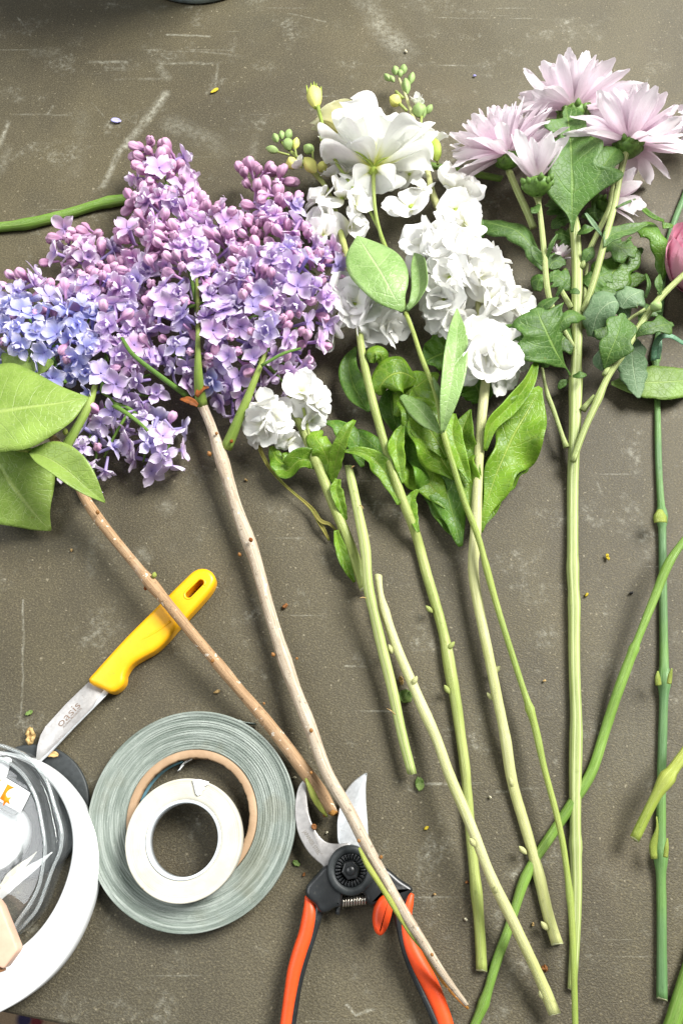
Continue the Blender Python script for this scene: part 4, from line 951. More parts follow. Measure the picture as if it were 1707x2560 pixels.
# carnation
car = thing('carnation_stem', P(*O(1430, 1540)), 'straight blue green carnation stem with swollen yellow joints', 'stem')
tube('stalk', fpts(O, [(1430, 1545, 37), (1430, 1400, 36), (1428, 1200, 34), (1428, 950, 33), (1425, 760, 33), (1420, 690, 38), (1420, 640, 50), (1420, 580, 48), (1422, 530, 36), (1425, 300, 32)]) + fpts(Q, [(1035, 2200, 34), (1045, 1900, 34), (1052, 1620, 34), (1055, 1540, 42), (1057, 1490, 54), (1057, 1420, 48), (1056, 1380, 36), (1050, 1000, 32), (1045, 600, 30), (1042, 330, 32), (1040, 290, 48), (1038, 240, 44), (1035, 200, 30), (1020, 0, 26)]) +
     fpts(I, [(1390, 1700, 24), (1385, 1420, 22), (1372, 1150, 26), (1368, 1110, 40), (1372, 1060, 36), (1385, 980, 22), (1410, 750, 22), (1430, 500, 22), (1470, 250, 22), (1530, 80, 22), (1600, -90, 22)]), MT['stem_carn'], car, 12, cut=MT['cut'], jit=.015)
for fr, pts, hw in [(O, [(1385, 640, .012), (1378, 560, .014), (1400, 440, .018), (1395, 365, .02)], [20, 24, 10, 2]), (O, [(1455, 630, .014), (1462, 560, .016), (1465, 505, .016)], [14, 13, 3]), (Q, [(1020, 1510, .014), (1012, 1450, .016), (1010, 1405, .016)], [22, 20, 4]), (Q, [(1095, 1500, .014), (1102, 1440, .016), (1112, 1385, .018)], [16, 15, 3]),
                    (Q, [(1040, 310, .016), (1035, 250, .017), (1030, 215, .016)], [46, 46, 20])]:
    leaf('leaf_sheath', MT['stem_yel'], car, fl(fr, pts), [h * fr.k for h in hw], cup=-.6, nu=12, nv=7)
leaf('leaf', MT['leaf_carn'], car, fl(I, [(1360, 1130, .014), (1370, 1030, .022), (1410, 960, .030), (1480, 955, .030), (1560, 1000, .026), (1640, 1050, .02)]), [h * I.k for h in [20, 20, 20, 18, 15, 8]], cup=-.3, nu=24)
leaf('leaf', MT['leaf_carn'], car, fl(I, [(1385, 1120, .014), (1400, 1040, .02), (1410, 970, .022)]), [h * I.k for h in [20, 20, 6]], cup=-.5, nu=14)

# ================================================================== lisianthus
lis = thing('lisianthus', P(*O(870, 1700)), 'white lisianthus with a yellow bud and smooth pale green leaves', 'lisianthus')
tube('stem', fpts(O, [(872, 1800, 22, .022), (868, 1600, 22, .022), (860, 1300, 22, .022), (845, 930, 24, .021), (838, 880, 28, .021), (825, 780, 22, .020), (790, 520, 22, .019), (735, 290, 22, .018), (660, 20, 22, .018)]) + fpts(N, [(1560, 1340, 26, .017), (1520, 1150, 28, .017), (1500, 1110, 36, .017), (1480, 1050, 24, .017), (1400, 800, 22, .018), (1290, 450, 22, .020), (1215, 180, 26, .022), (1195, 110, 22, .024)]) +
     fpts(G, [(1175, 1080, 17, .026), (1100, 900, 17, .032), (1040, 700, 16, .038), (995, 560, 17, .042), (975, 440, 13, .044), (950, 330, 13, .046), (880, 170, 13, .048)]) + fpts(F, [(690, 690, 14, .049), (640, 570, 15, .05)]), MT['stem_lis'], lis, 12, cut=MT['cut'], jit=.015)
tube('stem', fpts(F, [(640, 575, 15, .05), (600, 400, 14, .042), (540, 220, 14, .036), (480, 90, 14, .034)]) + fpts(E, [(870, 1320, 15, .034), (830, 1210, 14, .036), (808, 1000, 14, .040), (808, 830, 17, .044)]), MT['stem_lis'], lis, 10)
tube('bud_stalk', fpts(E, [(860, 1290, 12, .034), (780, 1130, 12, .034), (700, 1000, 13, .034), (590, 870, 12, .036), (500, 700, 14, .038), (470, 630, 15, .038), (440, 500, 14, .038), (410, 380, 16, .036)]), MT['stem_lis'], lis, 10)
tube('bud_stalk', fpts(E, [(700, 1000, 11, .034), (695, 900, 11, .034), (685, 800, 11, .034)]), MT['stem_lis'], lis, 8)
# bloom: cup of wide ruffled petals, seen from behind its base
SHL = lambda u: (math.sin(math.pi / 2 * min(1, .10 + u * 1.25)) ** 1.1) * max(.12, 1 - (max(0, u - .70) / .34) ** 2) ** .5
LISP = [petal_mesh('petal', MT['lis'], 1.0, rng.uniform(.54, .66), SHL, cup=.22, curl=rng.uniform(-.05, .25), curl2=rng.uniform(-.35, -.12), ruffle=rng.uniform(.13, .22), rk=rng.uniform(2.6, 4.4), seed=30 + k, nu=16, nv=17, notch=.02) for k in range(6)]
hb = P(*E(805, 835), .044)
axl = Vector((.08, .86, .34)).normalized()
Ml = facing(hb, axl)
V, Fc = lathe_data([(.001, -.005), (.0028, -.004), (.0042, 0), (.004, .004), (.003, .007), (.001, .008)], 14)
head = put('bloom', mk('bloom', V, Fc, MT['sepal']), lis, Ml)
Li = Ml.to_3x3().inverted()
def fan(parent, Mh, base, lst, meshes, sc_px, fr, col, z):
    """petals given by the photo direction of their tips: (dx, dy up, dz, length px, width factor)"""
    k = S(*fr(*base), z) * fr.k
    for i, (dx, dy, dz, ln, wf) in enumerate(lst):
        d = Vector((dx, dy, dz)).normalized()
        axw_ = (Mh.to_3x3() @ Vector((0, 0, 1)))
        n = axw_ - d * axw_.dot(d)
        if n.length < .25: n = Vector((0, 0, 1)) - d * d.z
        Ln = ln * k
        M4 = basis(Mh.translation + d * Ln * .02, d, n) @ Matrix.Diagonal((Ln, Ln * wf * 1.25, Ln * .9, 1))
        o = put('petal', meshes[i % len(meshes)], parent, M4)
        kk = rng.uniform(.95, 1.03); o.color = (col[0] * kk, col[1] * kk, col[2] * kk, 1)
fan(head, Ml, (805, 835), [(-.85, .62, -.25, 400, .9), (.95, .5, -.2, 420, .9), (0, 1, -.35, 480, 1.1), (-.45, 1, -.2, 470, 1.05), (.5, 1, -.15, 480, 1.05), (-.7, .75, .25, 390, .95), (.78, .62, .3, 420, .95), (-.25, 1, .42, 455, 1.1), (.28, 1, .45, 450, 1.1), (.0, .85, .7, 330, .95), (-.55, .3, .5, 250, .9), (.55, .25, .5, 250, .9), (.1, -.7, -.3, 170, 1.7), (-.6, -.35, -.2, 190, 1.3), (.65, -.3, -.2, 190, 1.3)], LISP, 1, E, (.94, .945, .91), .044)
for dx, dy, ln in [(-.9, .45, 170), (-.5, .05, 150), (.55, .8, 190), (.8, .15, 140), (0, .9, 110), (-.4, .6, 120)]:
    b = np.array(hb) + np.array([0, 0, .003]); k = S(*E(805, 835), .044) * E.k * ln
    q = catmull(np.array([b, b + np.array([dx * .5, dy * .5, .35]) * k, b + np.array([dx, dy * 1.1, .42]) * k]), 10)
    V, Fc, uv, _ = tube_mesh(q, np.linspace(.0014, .0004, 10), 6, cutmat=False)
    world_part('sepal', V, Fc, MT['sepal'], head, uv, origin=q[0])
# cream bloom half open behind
hb2 = P(*E(685, 640), .020); Ml2 = facing(hb2, (-.3, .9, .2))
head2 = put('bloom', mk('bloom', *lathe_data([(.001, -.006), (.004, -.004), (.005, .002), (.003, .008), (.0005, .01)], 10), MT['sepal']), lis, Ml2)
fan(head2, Ml2, (685, 640), [(-.3, 1, .2, 370, .7), (-.85, .7, .1, 330, .7), (.05, 1, .05, 350, .7), (-.6, .9, .3, 300, .8)], LISP, 1, E, lin('e6e2a6'), .02)
# bud
bx, by = E(395, 395); kb = S(bx, by, .036) * E.k
bo = ellipsoid_bud('bud', MT['budyel'], lis, P(bx, by, .036), (-.08, 1, .1), 195 * kb, 58 * kb, lobes=5, la=.1, pinch=.62)
for dx in (-.5, -.2, .15, .45, .0):
    b = P(bx, by, .036); q = catmull(np.array([b, b + np.array([dx * 85, 55, 40 * (1 - abs(dx))]) * kb, b + np.array([dx * 110, 150, 45 * (1 - abs(dx))]) * kb]), 8)
    V, Fc, uv, _ = tube_mesh(q, np.linspace(.0016, .0004, 8), 6, cutmat=False)
    world_part('sepal', V, Fc, MT['sepal'], bo, uv, origin=q[0])
for x, y, d in [(455, 640, (-.5, .8, .2)), (480, 600, (.3, 1, .2)), (712, 960, (.4, 1, .3)), (690, 1010, (-.5, .6, .3))]:
    px, py = E(x, y); ellipsoid_bud('small_leaf', MT['sepal'], lis, P(px, py, .038) - np.array(d) * .003, d, .010, .002)
leaf('leaf', MT['leaf_lis'], lis, fl(F, [(622, 548, .052), (560, 450, .058), (490, 320, .060), (420, 210, .056), (345, 95, .046)]), [h * F.k for h in [14, 120, 165, 160, 110, 4]], cup=-.14, wave=.05, wf=1.3, nv=15)
leaf('leaf', MT['leaf_lis'], lis, fl(F, [(650, 548, .052), (690, 500, .054), (720, 420, .052), (715, 310, .048), (690, 200, .040)]), [(20 * F.k, 14 * F.k), (40 * F.k, 60 * F.k), (44 * F.k, 62 * F.k), (34 * F.k, 54 * F.k), 4 * F.k], cup=.3, fold=.35, roll=-25, nv=13)
leaf('leaf', MT['leaf_lis'], lis, fl(G, [(988, 558, .043), (1010, 440, .052), (1040, 280, .058), (1060, 100, .058), (1062, -55, .052)]), [h * G.k for h in [8, 46, 60, 46, 3]], fold=.22, cup=.1, roll=8, nv=13)
leaf('leaf', MT['leaf_lis'], lis, fl(G, [(978, 552, .042), (920, 490, .040), (860, 420, .036), (790, 370, .032)]), [h * G.k for h in [8, 44, 50, 14]], cup=-.2, nv=11)
leaf('leaf', MT['leaf_lis'], lis, fl(G, [(985, 400, .045), (968, 340, .05), (945, 280, .05)]), [h * G.k for h in [5, 14, 3]], cup=-.2, nv=7, nu=14)

# ================================================================== chrysanthemum
mum = thing('chrysanthemum', P(*O(870, 1480)), 'pale pink chrysanthemum spray on one long ridged stem', 'chrysanthemum')
tube('stem', fpts(O, [(850, 1485, 30), (862, 1300, 32), (880, 900, 36), (875, 600, 40), (872, 545, 46), (872, 480, 38), (870, 200, 40)]) + fpts(Q, [(405, 2150, 48), (410, 1850, 50), (415, 1800, 46), (400, 1500, 43), (395, 1100, 44), (398, 900, 48), (392, 820, 43), (383, 640, 48), (385, 560, 43), (385, 0, 43)]) +
     fpts(I, [(800, 1760, 42, .011), (808, 1500, 44, .012), (812, 1250, 50, .014), (815, 1180, 40, .015), (822, 900, 38, .018), (820, 700, 40, .020), (822, 450, 38, .022), (808, 250, 36, .025), (808, 215, 40, .025), (800, 100, 26, .028)]) + fpts(H, [(850, 1050, 22, .030), (850, 800, 22, .034), (855, 560, 22, .038), (855, 430, 24, .040)]),
     MT['stem_mum'], mum, 20, cut=MT['cut'], ridge=7, amp=.07, jit=.01)
for pts in [fpts(I, [(780, 760, 22, .020), (740, 690, 20, .020), (700, 620, 18, .020), (650, 520, 18, .018)]),
            fpts(I, [(800, 1040, 16, .018), (720, 900, 18, .020), (640, 760, 20, .024), (608, 640, 22, .030), (598, 480, 22, .034), (590, 380, 22, .036), (570, 180, 20, .038), (548, 0, 20, .040)]) + fpts(H, [(630, 1000, 24, .042), (628, 950, 34, .043)]),
            fpts(I, [(860, 790, 22, .022), (900, 690, 24, .026), (960, 500, 24, .032), (1010, 300, 24, .038), (1050, 160, 23, .042), (1090, 20, 22, .044)]) + fpts(H, [(1150, 850, 22, .046), (1190, 700, 24, .048), (1200, 650, 30, .049)]),
            fpts(I, [(850, 480, 22, .024), (900, 370, 20, .027), (960, 240, 19, .030), (1050, 50, 18, .034)]) + fpts(H, [(1100, 960, 18, .034), (1125, 850, 16, .034)]),
            fpts(I, [(870, 900, 14, .014), (875, 600, 14, .014), (890, 450, 14, .016)]),
            fpts(I, [(790, 1840, 24, .014), (860, 1640, 24, .018), (940, 1460, 26, .022), (980, 1400, 30, .024), (1000, 1300, 24, .026), (1080, 1170, 24, .030), (1150, 1080, 26, .032), (1250, 900, 24, .036), (1390, 700, 24, .040), (1480, 610, 22, .042), (1600, 500, 22, .044)]),
            fpts(I, [(860, 1480, 26, .016), (900, 1430, 20, .018), (950, 1380, 20, .022)]),
            fpts(I, [(745, 1740, 24, .012), (720, 1670, 17, .012), (640, 1440, 18, .011), (625, 1410, 20, .011), (595, 1300, 13, .012), (575, 1180, 10, .013)]),
            fpts(I, [(1010, 1230, 18, .030), (1070, 1130, 16, .030), (1170, 860, 12, .030), (1300, 770, 14, .040)]),
            fpts(H, [(600, 1160, 26, .020), (560, 1060, 25, .022), (500, 930, 24, .024), (440, 790, 24, .028)])]:
    tube('side_stem', pts, MT['stem_mum'], mum, 14, ridge=5, amp=.07, jit=.015)
SHM = lambda u: (.45 + .55 * math.sin(math.pi / 2 * min(1, u * 1.5))) * max(.10, 1 - (max(0, u - .76) / .27) ** 2) ** .5
MUMP = [petal_mesh('petal', MT['mum'], 1.0, rng.uniform(.13, .175), SHM, cup=rng.uniform(.08, .38), curl=rng.uniform(-.16, .2), curl2=rng.uniform(-.18, .12), ruffle=rng.uniform(.04, .14), rk=2.5, seed=60 + k, nu=10, nv=7, notch=.012, twist=rng.uniform(-.5, .5)) for k in range(14)]
def mum_head(fr, x, y, z, axis, rad, n, thmax, thmin, calyx=50, pinkness=.4, label=None):
    px, py = fr(x, y); k = S(px, py, z) * fr.k; c = P(px, py, z)
    Mh = facing(c, axis, rng.uniform(0, 6))
    r = calyx * k
    V, Fc = lathe_data([(r * .1, -r * .75), (r * .55, -r * .65), (r * .95, -r * .3), (r, .05 * r), (r * .8, .35 * r), (r * .1, .5 * r)], 18)
    h = put('flower_head', mk('flower_head', V, Fc, MT['calyx']), mum, Mh)
    if label: h['label'] = label
    for i in range(22):                   # overlapping green bracts
        az = i * 2.39996; t = i / 22; th = .35 + t * 1.3
        d = Vector((math.sin(th) * math.cos(az), math.sin(th) * math.sin(az), -math.cos(th) * .72))
        zz = Vector((math.cos(az) * .55, math.sin(az) * .55, .85))
        M4 = Mh @ facing(tuple(d * r * .86), zz) @ Matrix.Diagonal((r * .21, r * .21, r * .62, 1))
        me = bud_cache.get('mumbract')
        if me is None:
            tmp = ellipsoid_bud('bract', MT['calyx'], mum, (0, 0, 0), (0, 0, 1), 1, 1); me = tmp.data
            bpy.data.objects.remove(tmp); bud_cache['mumbract'] = me
        put('bract', me, h, M4)
    for i in range(n):
        u = (i + .5) / n
        th = R(thmax + (thmin - thmax) * u ** .85 + rng.uniform(-7, 7)); az = i * 2.39996 + rng.uniform(-.2, .2)
        d = Vector((math.sin(th) * math.cos(az), math.sin(th) * math.sin(az), math.cos(th)))
        nn = Vector((-math.cos(th) * math.cos(az), -math.cos(th) * math.sin(az), math.sin(th)))
        Ln = rad * k * (1.0 - .38 * u) * rng.uniform(.84, 1.06)
        b = d * r * .45 + Vector((0, 0, r * .25))
        tip = Mh @ (b + d * Ln)
        if tip.z < .003: continue
        if (Mh.to_3x3() @ d).z > .72 and math.degrees(th) > 48 and rng.rand() < .8: continue
        wv = .95 if n > 40 else 1.1
        M4 = Mh @ basis(b, d, nn) @ Matrix.Diagonal((Ln, Ln * wv, Ln, 1))
        o = put('petal', MUMP[rng.randint(14)], h, M4)
        q = pinkness * rng.uniform(.6, 1.3); w_ = rng.uniform(.94, 1.03)
        o.color = ((.92 - .03 * q) * w_, (.88 - .15 * q) * w_, (.905 - .07 * q) * w_, 1)
    return h
mum_head(H, 860, 430, .042, (-.02, .95, .24), 420, 130, 102, 10, 95, .35, 'topmost pink bloom')
mum_head(H, 440, 720, .034, (-.25, .86, .42), 400, 130, 104, 10, 80, .55)
mum_head(H, 625, 885, .056, (-.02, .93, .36), 310, 30, 58, 6, 90, .08, 'small cup shaped bloom')
mum_head(H, 1210, 640, .048, (.16, .92, .32), 420, 125, 106, 10, 90, .5)
mum_head(H, 1040, 1010, .022, (.75, .55, .35), 280, 34, 85, 15, 75, .4)
mum_head(H, 760, 1370, .014, (.3, .7, .5), 120, 22, 80, 15, 40, .3)
mum_head(H, 1745, 480, .03, (-.5, .3, .6), 260, 34, 100, 20, 60, .6)
for fr, x, y, z, hw in [(I, 1330, 740, .044, 42), (I, 1330, 640, .03, 14)]:
    px, py = fr(x, y); k = S(px, py, z) * fr.k
    ellipsoid_bud('bud', MT['budgreen'], mum, P(px, py, z) + np.array([.008, -.003, 0]), (-1, .3, .3), hw * 2.0 * k, hw * k, lobes=6, la=.08, pinch=.6)
ML, MB = MT['leaf_mum'], MT['leaf_mum_blue']
for mat, fr, pts, hw, kw in [
        (ML, H, [(850, 1190, .032), (850, 1000, .042), (848, 780, .052), (835, 560, .056), (812, 385, .056)], [(8, 8), (12, 15), (40, 36), (100, 80), (150, 150), (150, 260), (138, 235), (135, 130), (142, 140), (148, 165), (140, 165), (70, 105), (140, 90), (120, 92), (34, 88), (28, 70), (4, 20)], dict(fwd=.12, cup=.06, fold=.14, wave=.05, wf=4, nu=72, nv=13)),
        (ML, H, [(980, 930, .042), (1030, 800, .05), (1100, 700, .052), (1150, 640, .05)], [10, 70, 80, 60, 10], dict(lobes=2, ld=.3, fwd=.3, fold=.2, nu=36)),
        (ML, I, [(580, 500, .024), (500, 330, .030), (400, 220, .034), (280, 180, .034), (150, 150, .030)], [10, (60, 50), (70, 100), (90, 110), (80, 80), 30], dict(lobes=3, ld=.3, fwd=.3, cup=-.3, roll=10, nu=48)),
        (ML, I, [(140, 130, .032), (150, 200, .03), (140, 280, .026)], [10, 40, 6], dict(cup=-.2, nu=14)),
        (ML, I, [(775, 1235, .018), (690, 1100, .034), (610, 940, .046), (560, 830, .05), (540, 760, .05)], [12, (14, 14), (170, 90), (260, 180), (210, 260), (130, 130), 10], dict(lobes=3, ld=.38, fwd=.45, cup=-.12, wave=.1, nu=56, nv=13)),
        (ML, I, [(560, 930, .044), (460, 920, .046), (360, 930, .044), (290, 1010, .038), (270, 1090, .034)], [10, 70, 80, 100, 75, 8], dict(lobes=2, ld=.3, fwd=.3, cup=-.2, nu=40)),
        (ML, I, [(650, 960, .04), (720, 850, .046), (800, 810, .046), (880, 830, .04)], [10, 60, 50, 10], dict(lobes=2, ld=.3, fwd=.2, cup=-.3, nu=30)),
        (ML, I, [(540, 800, .046), (600, 730, .050), (690, 685, .05)], [30, 40, 6], dict(cup=-.1, roll=-20, nu=20)),
        (ML, I, [(1010, 1190, .030), (1050, 1080, .038), (1100, 960, .042), (1145, 800, .042)], [8, (80, 120), (95, 130), (75, 75), 8], dict(lobes=2, ld=.38, fwd=.45, fold=.12, nu=44, nv=13)),
        (ML, I, [(1225, 965, .036), (1300, 915, .040), (1400, 885, .040), (1495, 872, .036)], [8, (60, 50), (80, 70), 10], dict(lobes=2, ld=.4, fwd=.4, cup=-.1, nu=40)),
        (MB, I, [(1180, 860, .026), (1140, 740, .034), (1060, 720, .038), (970, 800, .034), (920, 960, .022)], [14, 70, 110, 110, 70, 20], dict(lobes=3, ld=.25, fwd=.2, cup=-.3, nu=48, nv=13)),
        (MB, I, [(1130, 760, .036), (1180, 690, .04), (1230, 660, .04), (1285, 640, .036)], [20, 90, 90, 10], dict(lobes=2, ld=.3, cup=-.25, nu=30)),
        (MB, I, [(1195, 950, .030), (1205, 1060, .026), (1215, 1180, .02), (1235, 1300, .016), (1255, 1395, .014)], [10, 86, 92, 92, 60, 8], dict(lobes=5, ld=.12, fwd=-.1, cup=-.12, serr=.05, ns=14, nu=48, nv=13)),
        (MB, I, [(1000, 1200, .02), (975, 1140, .022), (985, 1060, .024)], [8, 36, 10], dict(cup=-.2, nu=16)),
        (MT['leaf_rose'], I, [(1060, 1290, .010), (1180, 1290, .012), (1320, 1285, .013), (1450, 1280, .013), (1600, 1270, .010), (1700, 1265, .008)], [10, 70, 108, 112, 90, 30], dict(serr=.05, ns=26, cup=-.06, wave=.05, nu=60, nv=13)),
        (MT['leaf_stock_dark'], I, [(1420, 560, .008), (1425, 420, .014), (1400, 300, .020), (1330, 210, .022), (1220, 190, .02)], [10, 50, 60, 60, 70, 14], dict(lobes=3, ld=.25, fwd=.2, cup=-.2, nu=40)),
        (MT['leaf_stock_dark'], I, [(1430, 150, .024), (1350, 120, .028), (1280, 60, .028), (1250, 0, .026)], [10, 18, 16, 4], dict(fold=.4, nu=20)),
        (MT['leaf_stock_dark'], I, [(1420, 180, .022), (1460, 180, .022), (1515, 185, .02)], [24, 18, 3], dict(nu=12)),
        (MT['leaf_stock_dark'], I, [(900, 760, .008), (1000, 600, .010), (1120, 460, .010), (1280, 340, .010)], [20, 110, 130, 90, 10], dict(lobes=3, ld=.3, fwd=.2, cup=-.1, nu=40)),
        (MT['leaf_stock_dark'], I, [(940, 760, .006), (1080, 640, .006), (1200, 560, .006), (1330, 540, .006)], [20, 60, 70, 10], dict(lobes=3, ld=.3, nu=40)),
        (ML, I, [(610, 410, .036), (640, 320, .042), (682, 240, .044)], [8, 14, 5], dict(fold=.4, nu=14)),
        (ML, I, [(578, 460, .034), (530, 380, .040), (500, 315, .042)], [8, 34, 4], dict(fold=.25, nu=18)),
        (ML, I, [(675, 680, .046), (710, 620, .05), (752, 560, .05)], [8, 14, 4], dict(fold=.4, nu=14)),
        (ML, I, [(820, 240, .028), (880, 210, .034), (940, 200, .034)], [8, 34, 4], dict(fold=.2, nu=16)),
        (MB, I, [(1000, 260, .038), (940, 180, .044), (880, 95, .044)], [6, 16, 8], dict(fold=.4, nu=16)),
        (ML, I, [(1010, 330, .040), (1060, 250, .040), (1180, 210, .036), (1315, 165, .034)], [6, 60, 40, 14], dict(lobes=2, ld=.3, fold=.2, nu=30)),
        (ML, I, [(860, 440, .026), (900, 380, .03), (930, 330, .03)], [10, 40, 5], dict(nu=14)),
        (ML, I, [(540, 640, .020), (560, 560, .024), (620, 540, .024)], [20, 50, 10], dict(nu=14, cup=-.3)),
        (ML, I, [(620, 480, .022), (660, 430, .022), (740, 440, .02)], [30, 70, 20], dict(nu=18, lobes=2, ld=.3)),
        (ML, I, [(790, 1240, .024), (840, 1230, .028), (885, 1230, .026)], [8, 24, 8], dict(nu=12)),
        (ML, I, [(770, 650, .028), (800, 640, .03), (840, 655, .03)], [8, 22, 8], dict(nu=12)),
        (ML, I, [(760, 1270, .012), (720, 1290, .012), (690, 1330, .010)], [8, 24, 8], dict(nu=12)),
        (ML, I, [(1410, 670, .042), (1390, 600, .046), (1400, 525, .046)], [5, 24, 5], dict(fold=.3, nu=16)),
        (ML, I, [(1300, 690, .036), (1325, 600, .038), (1305, 520, .036)], [8, 12, 5], dict(fold=.3, nu=16)),
        (ML, H, [(640, 1010, .042), (600, 1060, .046), (592, 1030, .046)], [8, 20, 8], dict(nu=10)),
        (ML, H, [(1135, 1030, .046), (1200, 1000, .046), (1260, 975, .044)], [5, 9, 3], dict(nu=12)),
        (ML, I, [(560, 1070, .03), (600, 1110, .026), (600, 1180, .02)], [40, 70, 14], dict(nu=18, cup=-.2)),
        (ML, I, [(800, 640, 0.018), (720, 560, 0.022), (630, 515, 0.022)], [8, 88, 78, 8], dict(nu=40, lobes=3, ld=.42, fwd=.4, cup=-.15, wave=.12)),
        (ML, I, [(830, 560, 0.014), (930, 550, 0.018), (1060, 510, 0.018)], [8, 92, 84, 8], dict(nu=40, lobes=3, ld=.42, fwd=.4, cup=-.15, wave=.12)),
        (ML, I, [(860, 760, 0.016), (960, 700, 0.020), (1090, 640, 0.020)], [8, 104, 90, 8], dict(nu=40, lobes=3, ld=.42, fwd=.4, cup=-.15, wave=.12)),
        (ML, I, [(785, 900, 0.016), (700, 1000, 0.020), (590, 1070, 0.018)], [8, 92, 78, 8], dict(nu=40, lobes=3, ld=.42, fwd=.4, cup=-.15, wave=.12)),
        (ML, I, [(850, 330, 0.016), (760, 260, 0.020), (670, 225, 0.020)], [8, 78, 64, 8], dict(nu=40, lobes=3, ld=.42, fwd=.4, cup=-.15, wave=.12)),
        (ML, I, [(1020, 260, 0.018), (1120, 330, 0.018), (1240, 340, 0.016)], [8, 104, 90, 8], dict(nu=40, lobes=3, ld=.42, fwd=.4, cup=-.15, wave=.12)),
        (ML, I, [(1090, 890, 0.022), (1000, 900, 0.026), (890, 860, 0.024)], [8, 78, 64, 8], dict(nu=40, lobes=3, ld=.42, fwd=.4, cup=-.15, wave=.12)),
        (ML, I, [(1250, 850, 0.034), (1330, 780, 0.036), (1410, 745, 0.034)], [8, 56, 48, 8], dict(nu=40, lobes=3, ld=.42, fwd=.4, cup=-.15, wave=.12)),
        (ML, I, [(770, 120, 0.020), (700, 60, 0.024), (630, 0, 0.022)], [8, 78, 64, 8], dict(nu=40, lobes=3, ld=.42, fwd=.4, cup=-.15, wave=.12)),
        (ML, I, [(850, 120, 0.022), (930, 90, 0.026), (1010, 100, 0.024)], [8, 72, 64, 8], dict(nu=40, lobes=3, ld=.42, fwd=.4, cup=-.15, wave=.12)),
        (ML, I, [(640, 200, .016), (700, 150, .02), (760, 140, .02)], [10, 50, 20], dict(nu=18, lobes=2, ld=.3))]:
    leaf('leaf', mat, mum, fl(fr, pts), [tuple(q * fr.k * 1.18 for q in h) if isinstance(h, tuple) else h * fr.k * 1.18 for h in hw], **{**dict(nv=11), **kw})

# ================================================================== pink ranunculus
ran = thing('ranunculus', P(1715, 640), 'rose pink ranunculus bloom with layered cupped petals beside the carnation stem', 'ranunculus')
def wrap_petal(seed):
    g = np.random.RandomState(seed); V, uv = [], []
    for i in range(12):
        u = i / 11; lat = R(-75 + 112 * u)
        for j in range(13):
            v = -1 + 2 * j / 12
            lon = v * R(62) * (1 - .25 * u * abs(v)) ; la = lat - .28 * v * v * u
            rr = 1 + .10 * max(0, u - .75) * 4 * (1 + .5 * math.sin(7 * v + seed)) + .015 * math.sin(9 * v + 5 * u)
            V.append((rr * math.cos(la) * math.cos(lon), rr * math.cos(la) * math.sin(lon), rr * math.sin(la))); uv.append((u, j / 12))
    return mk('petal', V, grid_faces(12, 13), MT['ran'], uv)
RANP = [wrap_petal(k) for k in range(4)]
rc = P(1778, 640, .036)
Mr = facing(rc, (-.05, .35, .9))
V, Fc = lathe_data([(.001, -.018), (.012, -.016), (.018, -.006), (.018, .006), (.012, .015), (.002, .018)], 20)
rh = put('flower_head', mk('flower_head', V, Fc, MT['ran']), ran, Mr); rh.color = (*lin('c2608a'), 1)
for i in range(26):
    u = i / 25; r_ = .034 - .015 * u
    M4 = Mr @ Matrix.Rotation(i * 2.39996, 4, 'Z') @ Matrix.Rotation(R(rng.uniform(-8, 8) + 6 - 14 * u), 4, 'Y') @ Matrix.Diagonal((r_, r_, r_ * .95, 1))
    o = put('petal', RANP[i % 4], rh, M4); c_ = lin(['e4aec2', 'dc9cb4', 'eab9ca'][i % 3]); o.color = (*c_, 1)
tube('stem', [(1735, 700, 12, .016), (1790, 860, 12, .008), (1820, 1100, 12, .006)], MT['stem_rose'], ran, 10)

# ================================================================== knife
knife = thing('knife', P(*J(600, 700)), 'yellow handled florist knife with a short straight steel blade', 'knife')
hp = [(530, 715), (540, 742), (600, 770), (662, 797), (695, 790), (735, 755), (750, 725), (752, 690), (788, 632), (850, 590), (930, 545), (1000, 482), (1058, 415), (1110, 360), (1210, 252), (1275, 172), (1298, 112), (1275, 66), (1225, 45), (1172, 58), (1110, 112), (1000, 220), (880, 340), (760, 460), (640, 590), (560, 680)]
q = smooth_closed(to_xy(J, hp, .014), 90)
V, Fc = prism_data(q, .0005, .014, .0034, 6)
hm = mk('handle', V, Fc, MT['yellow'])
ho = bpy.data.objects.new('handle_tmp', hm); COL.objects.link(ho)
a_, b_ = np.array(to_xy(J, [(1210, 137), (1140, 208)], .014)); dd = (b_ - a_) / np.linalg.norm(b_ - a_); nrm = np.array([-dd[1], dd[0]])
rad = 27 * J.k * S(*J(1180, 170), .014)
cap = [a_ + nrm * rad * math.cos(t) - dd * rad * math.sin(t) for t in np.linspace(0, math.pi, 12)] + [b_ - nrm * rad * math.cos(t) + dd * rad * math.sin(t) for t in np.linspace(0, math.pi, 12)]
V, Fc = prism_data(np.array(cap), -.01, .03, .0001, 1)
cm = mk('hole_tmp', V, Fc, MT['yellow']); co = bpy.data.objects.new('hole_tmp', cm); COL.objects.link(co)
md = ho.modifiers.new('hole', 'BOOLEAN'); md.object = co; md.operation = 'DIFFERENCE'; md.solver = 'EXACT'
dg = bpy.context.evaluated_depsgraph_get()
hm2 = bpy.data.meshes.new_from_object(ho.evaluated_get(dg)); hm2.name = 'handle'
bpy.data.objects.remove(ho); bpy.data.objects.remove(co)
hm2.polygons.foreach_set('use_smooth', [True] * len(hm2.polygons))
hm2.transform(Matrix.Translation(-WM[knife].translation))
handle = put('handle', hm2, knife, WM[knife])
try: hm2.set_sharp_from_angle(angle=R(40))
except Exception: pass
rim = np.array([(*p, .0135) for p in cap] + [(*cap[0], .0135)])
V, Fc, uv, _ = tube_mesh(catmull(rim, 60), np.full(60, .0009), 8, cutmat=False)
world_part('hole_rim', V, Fc, MT['yellow'], handle, uv)
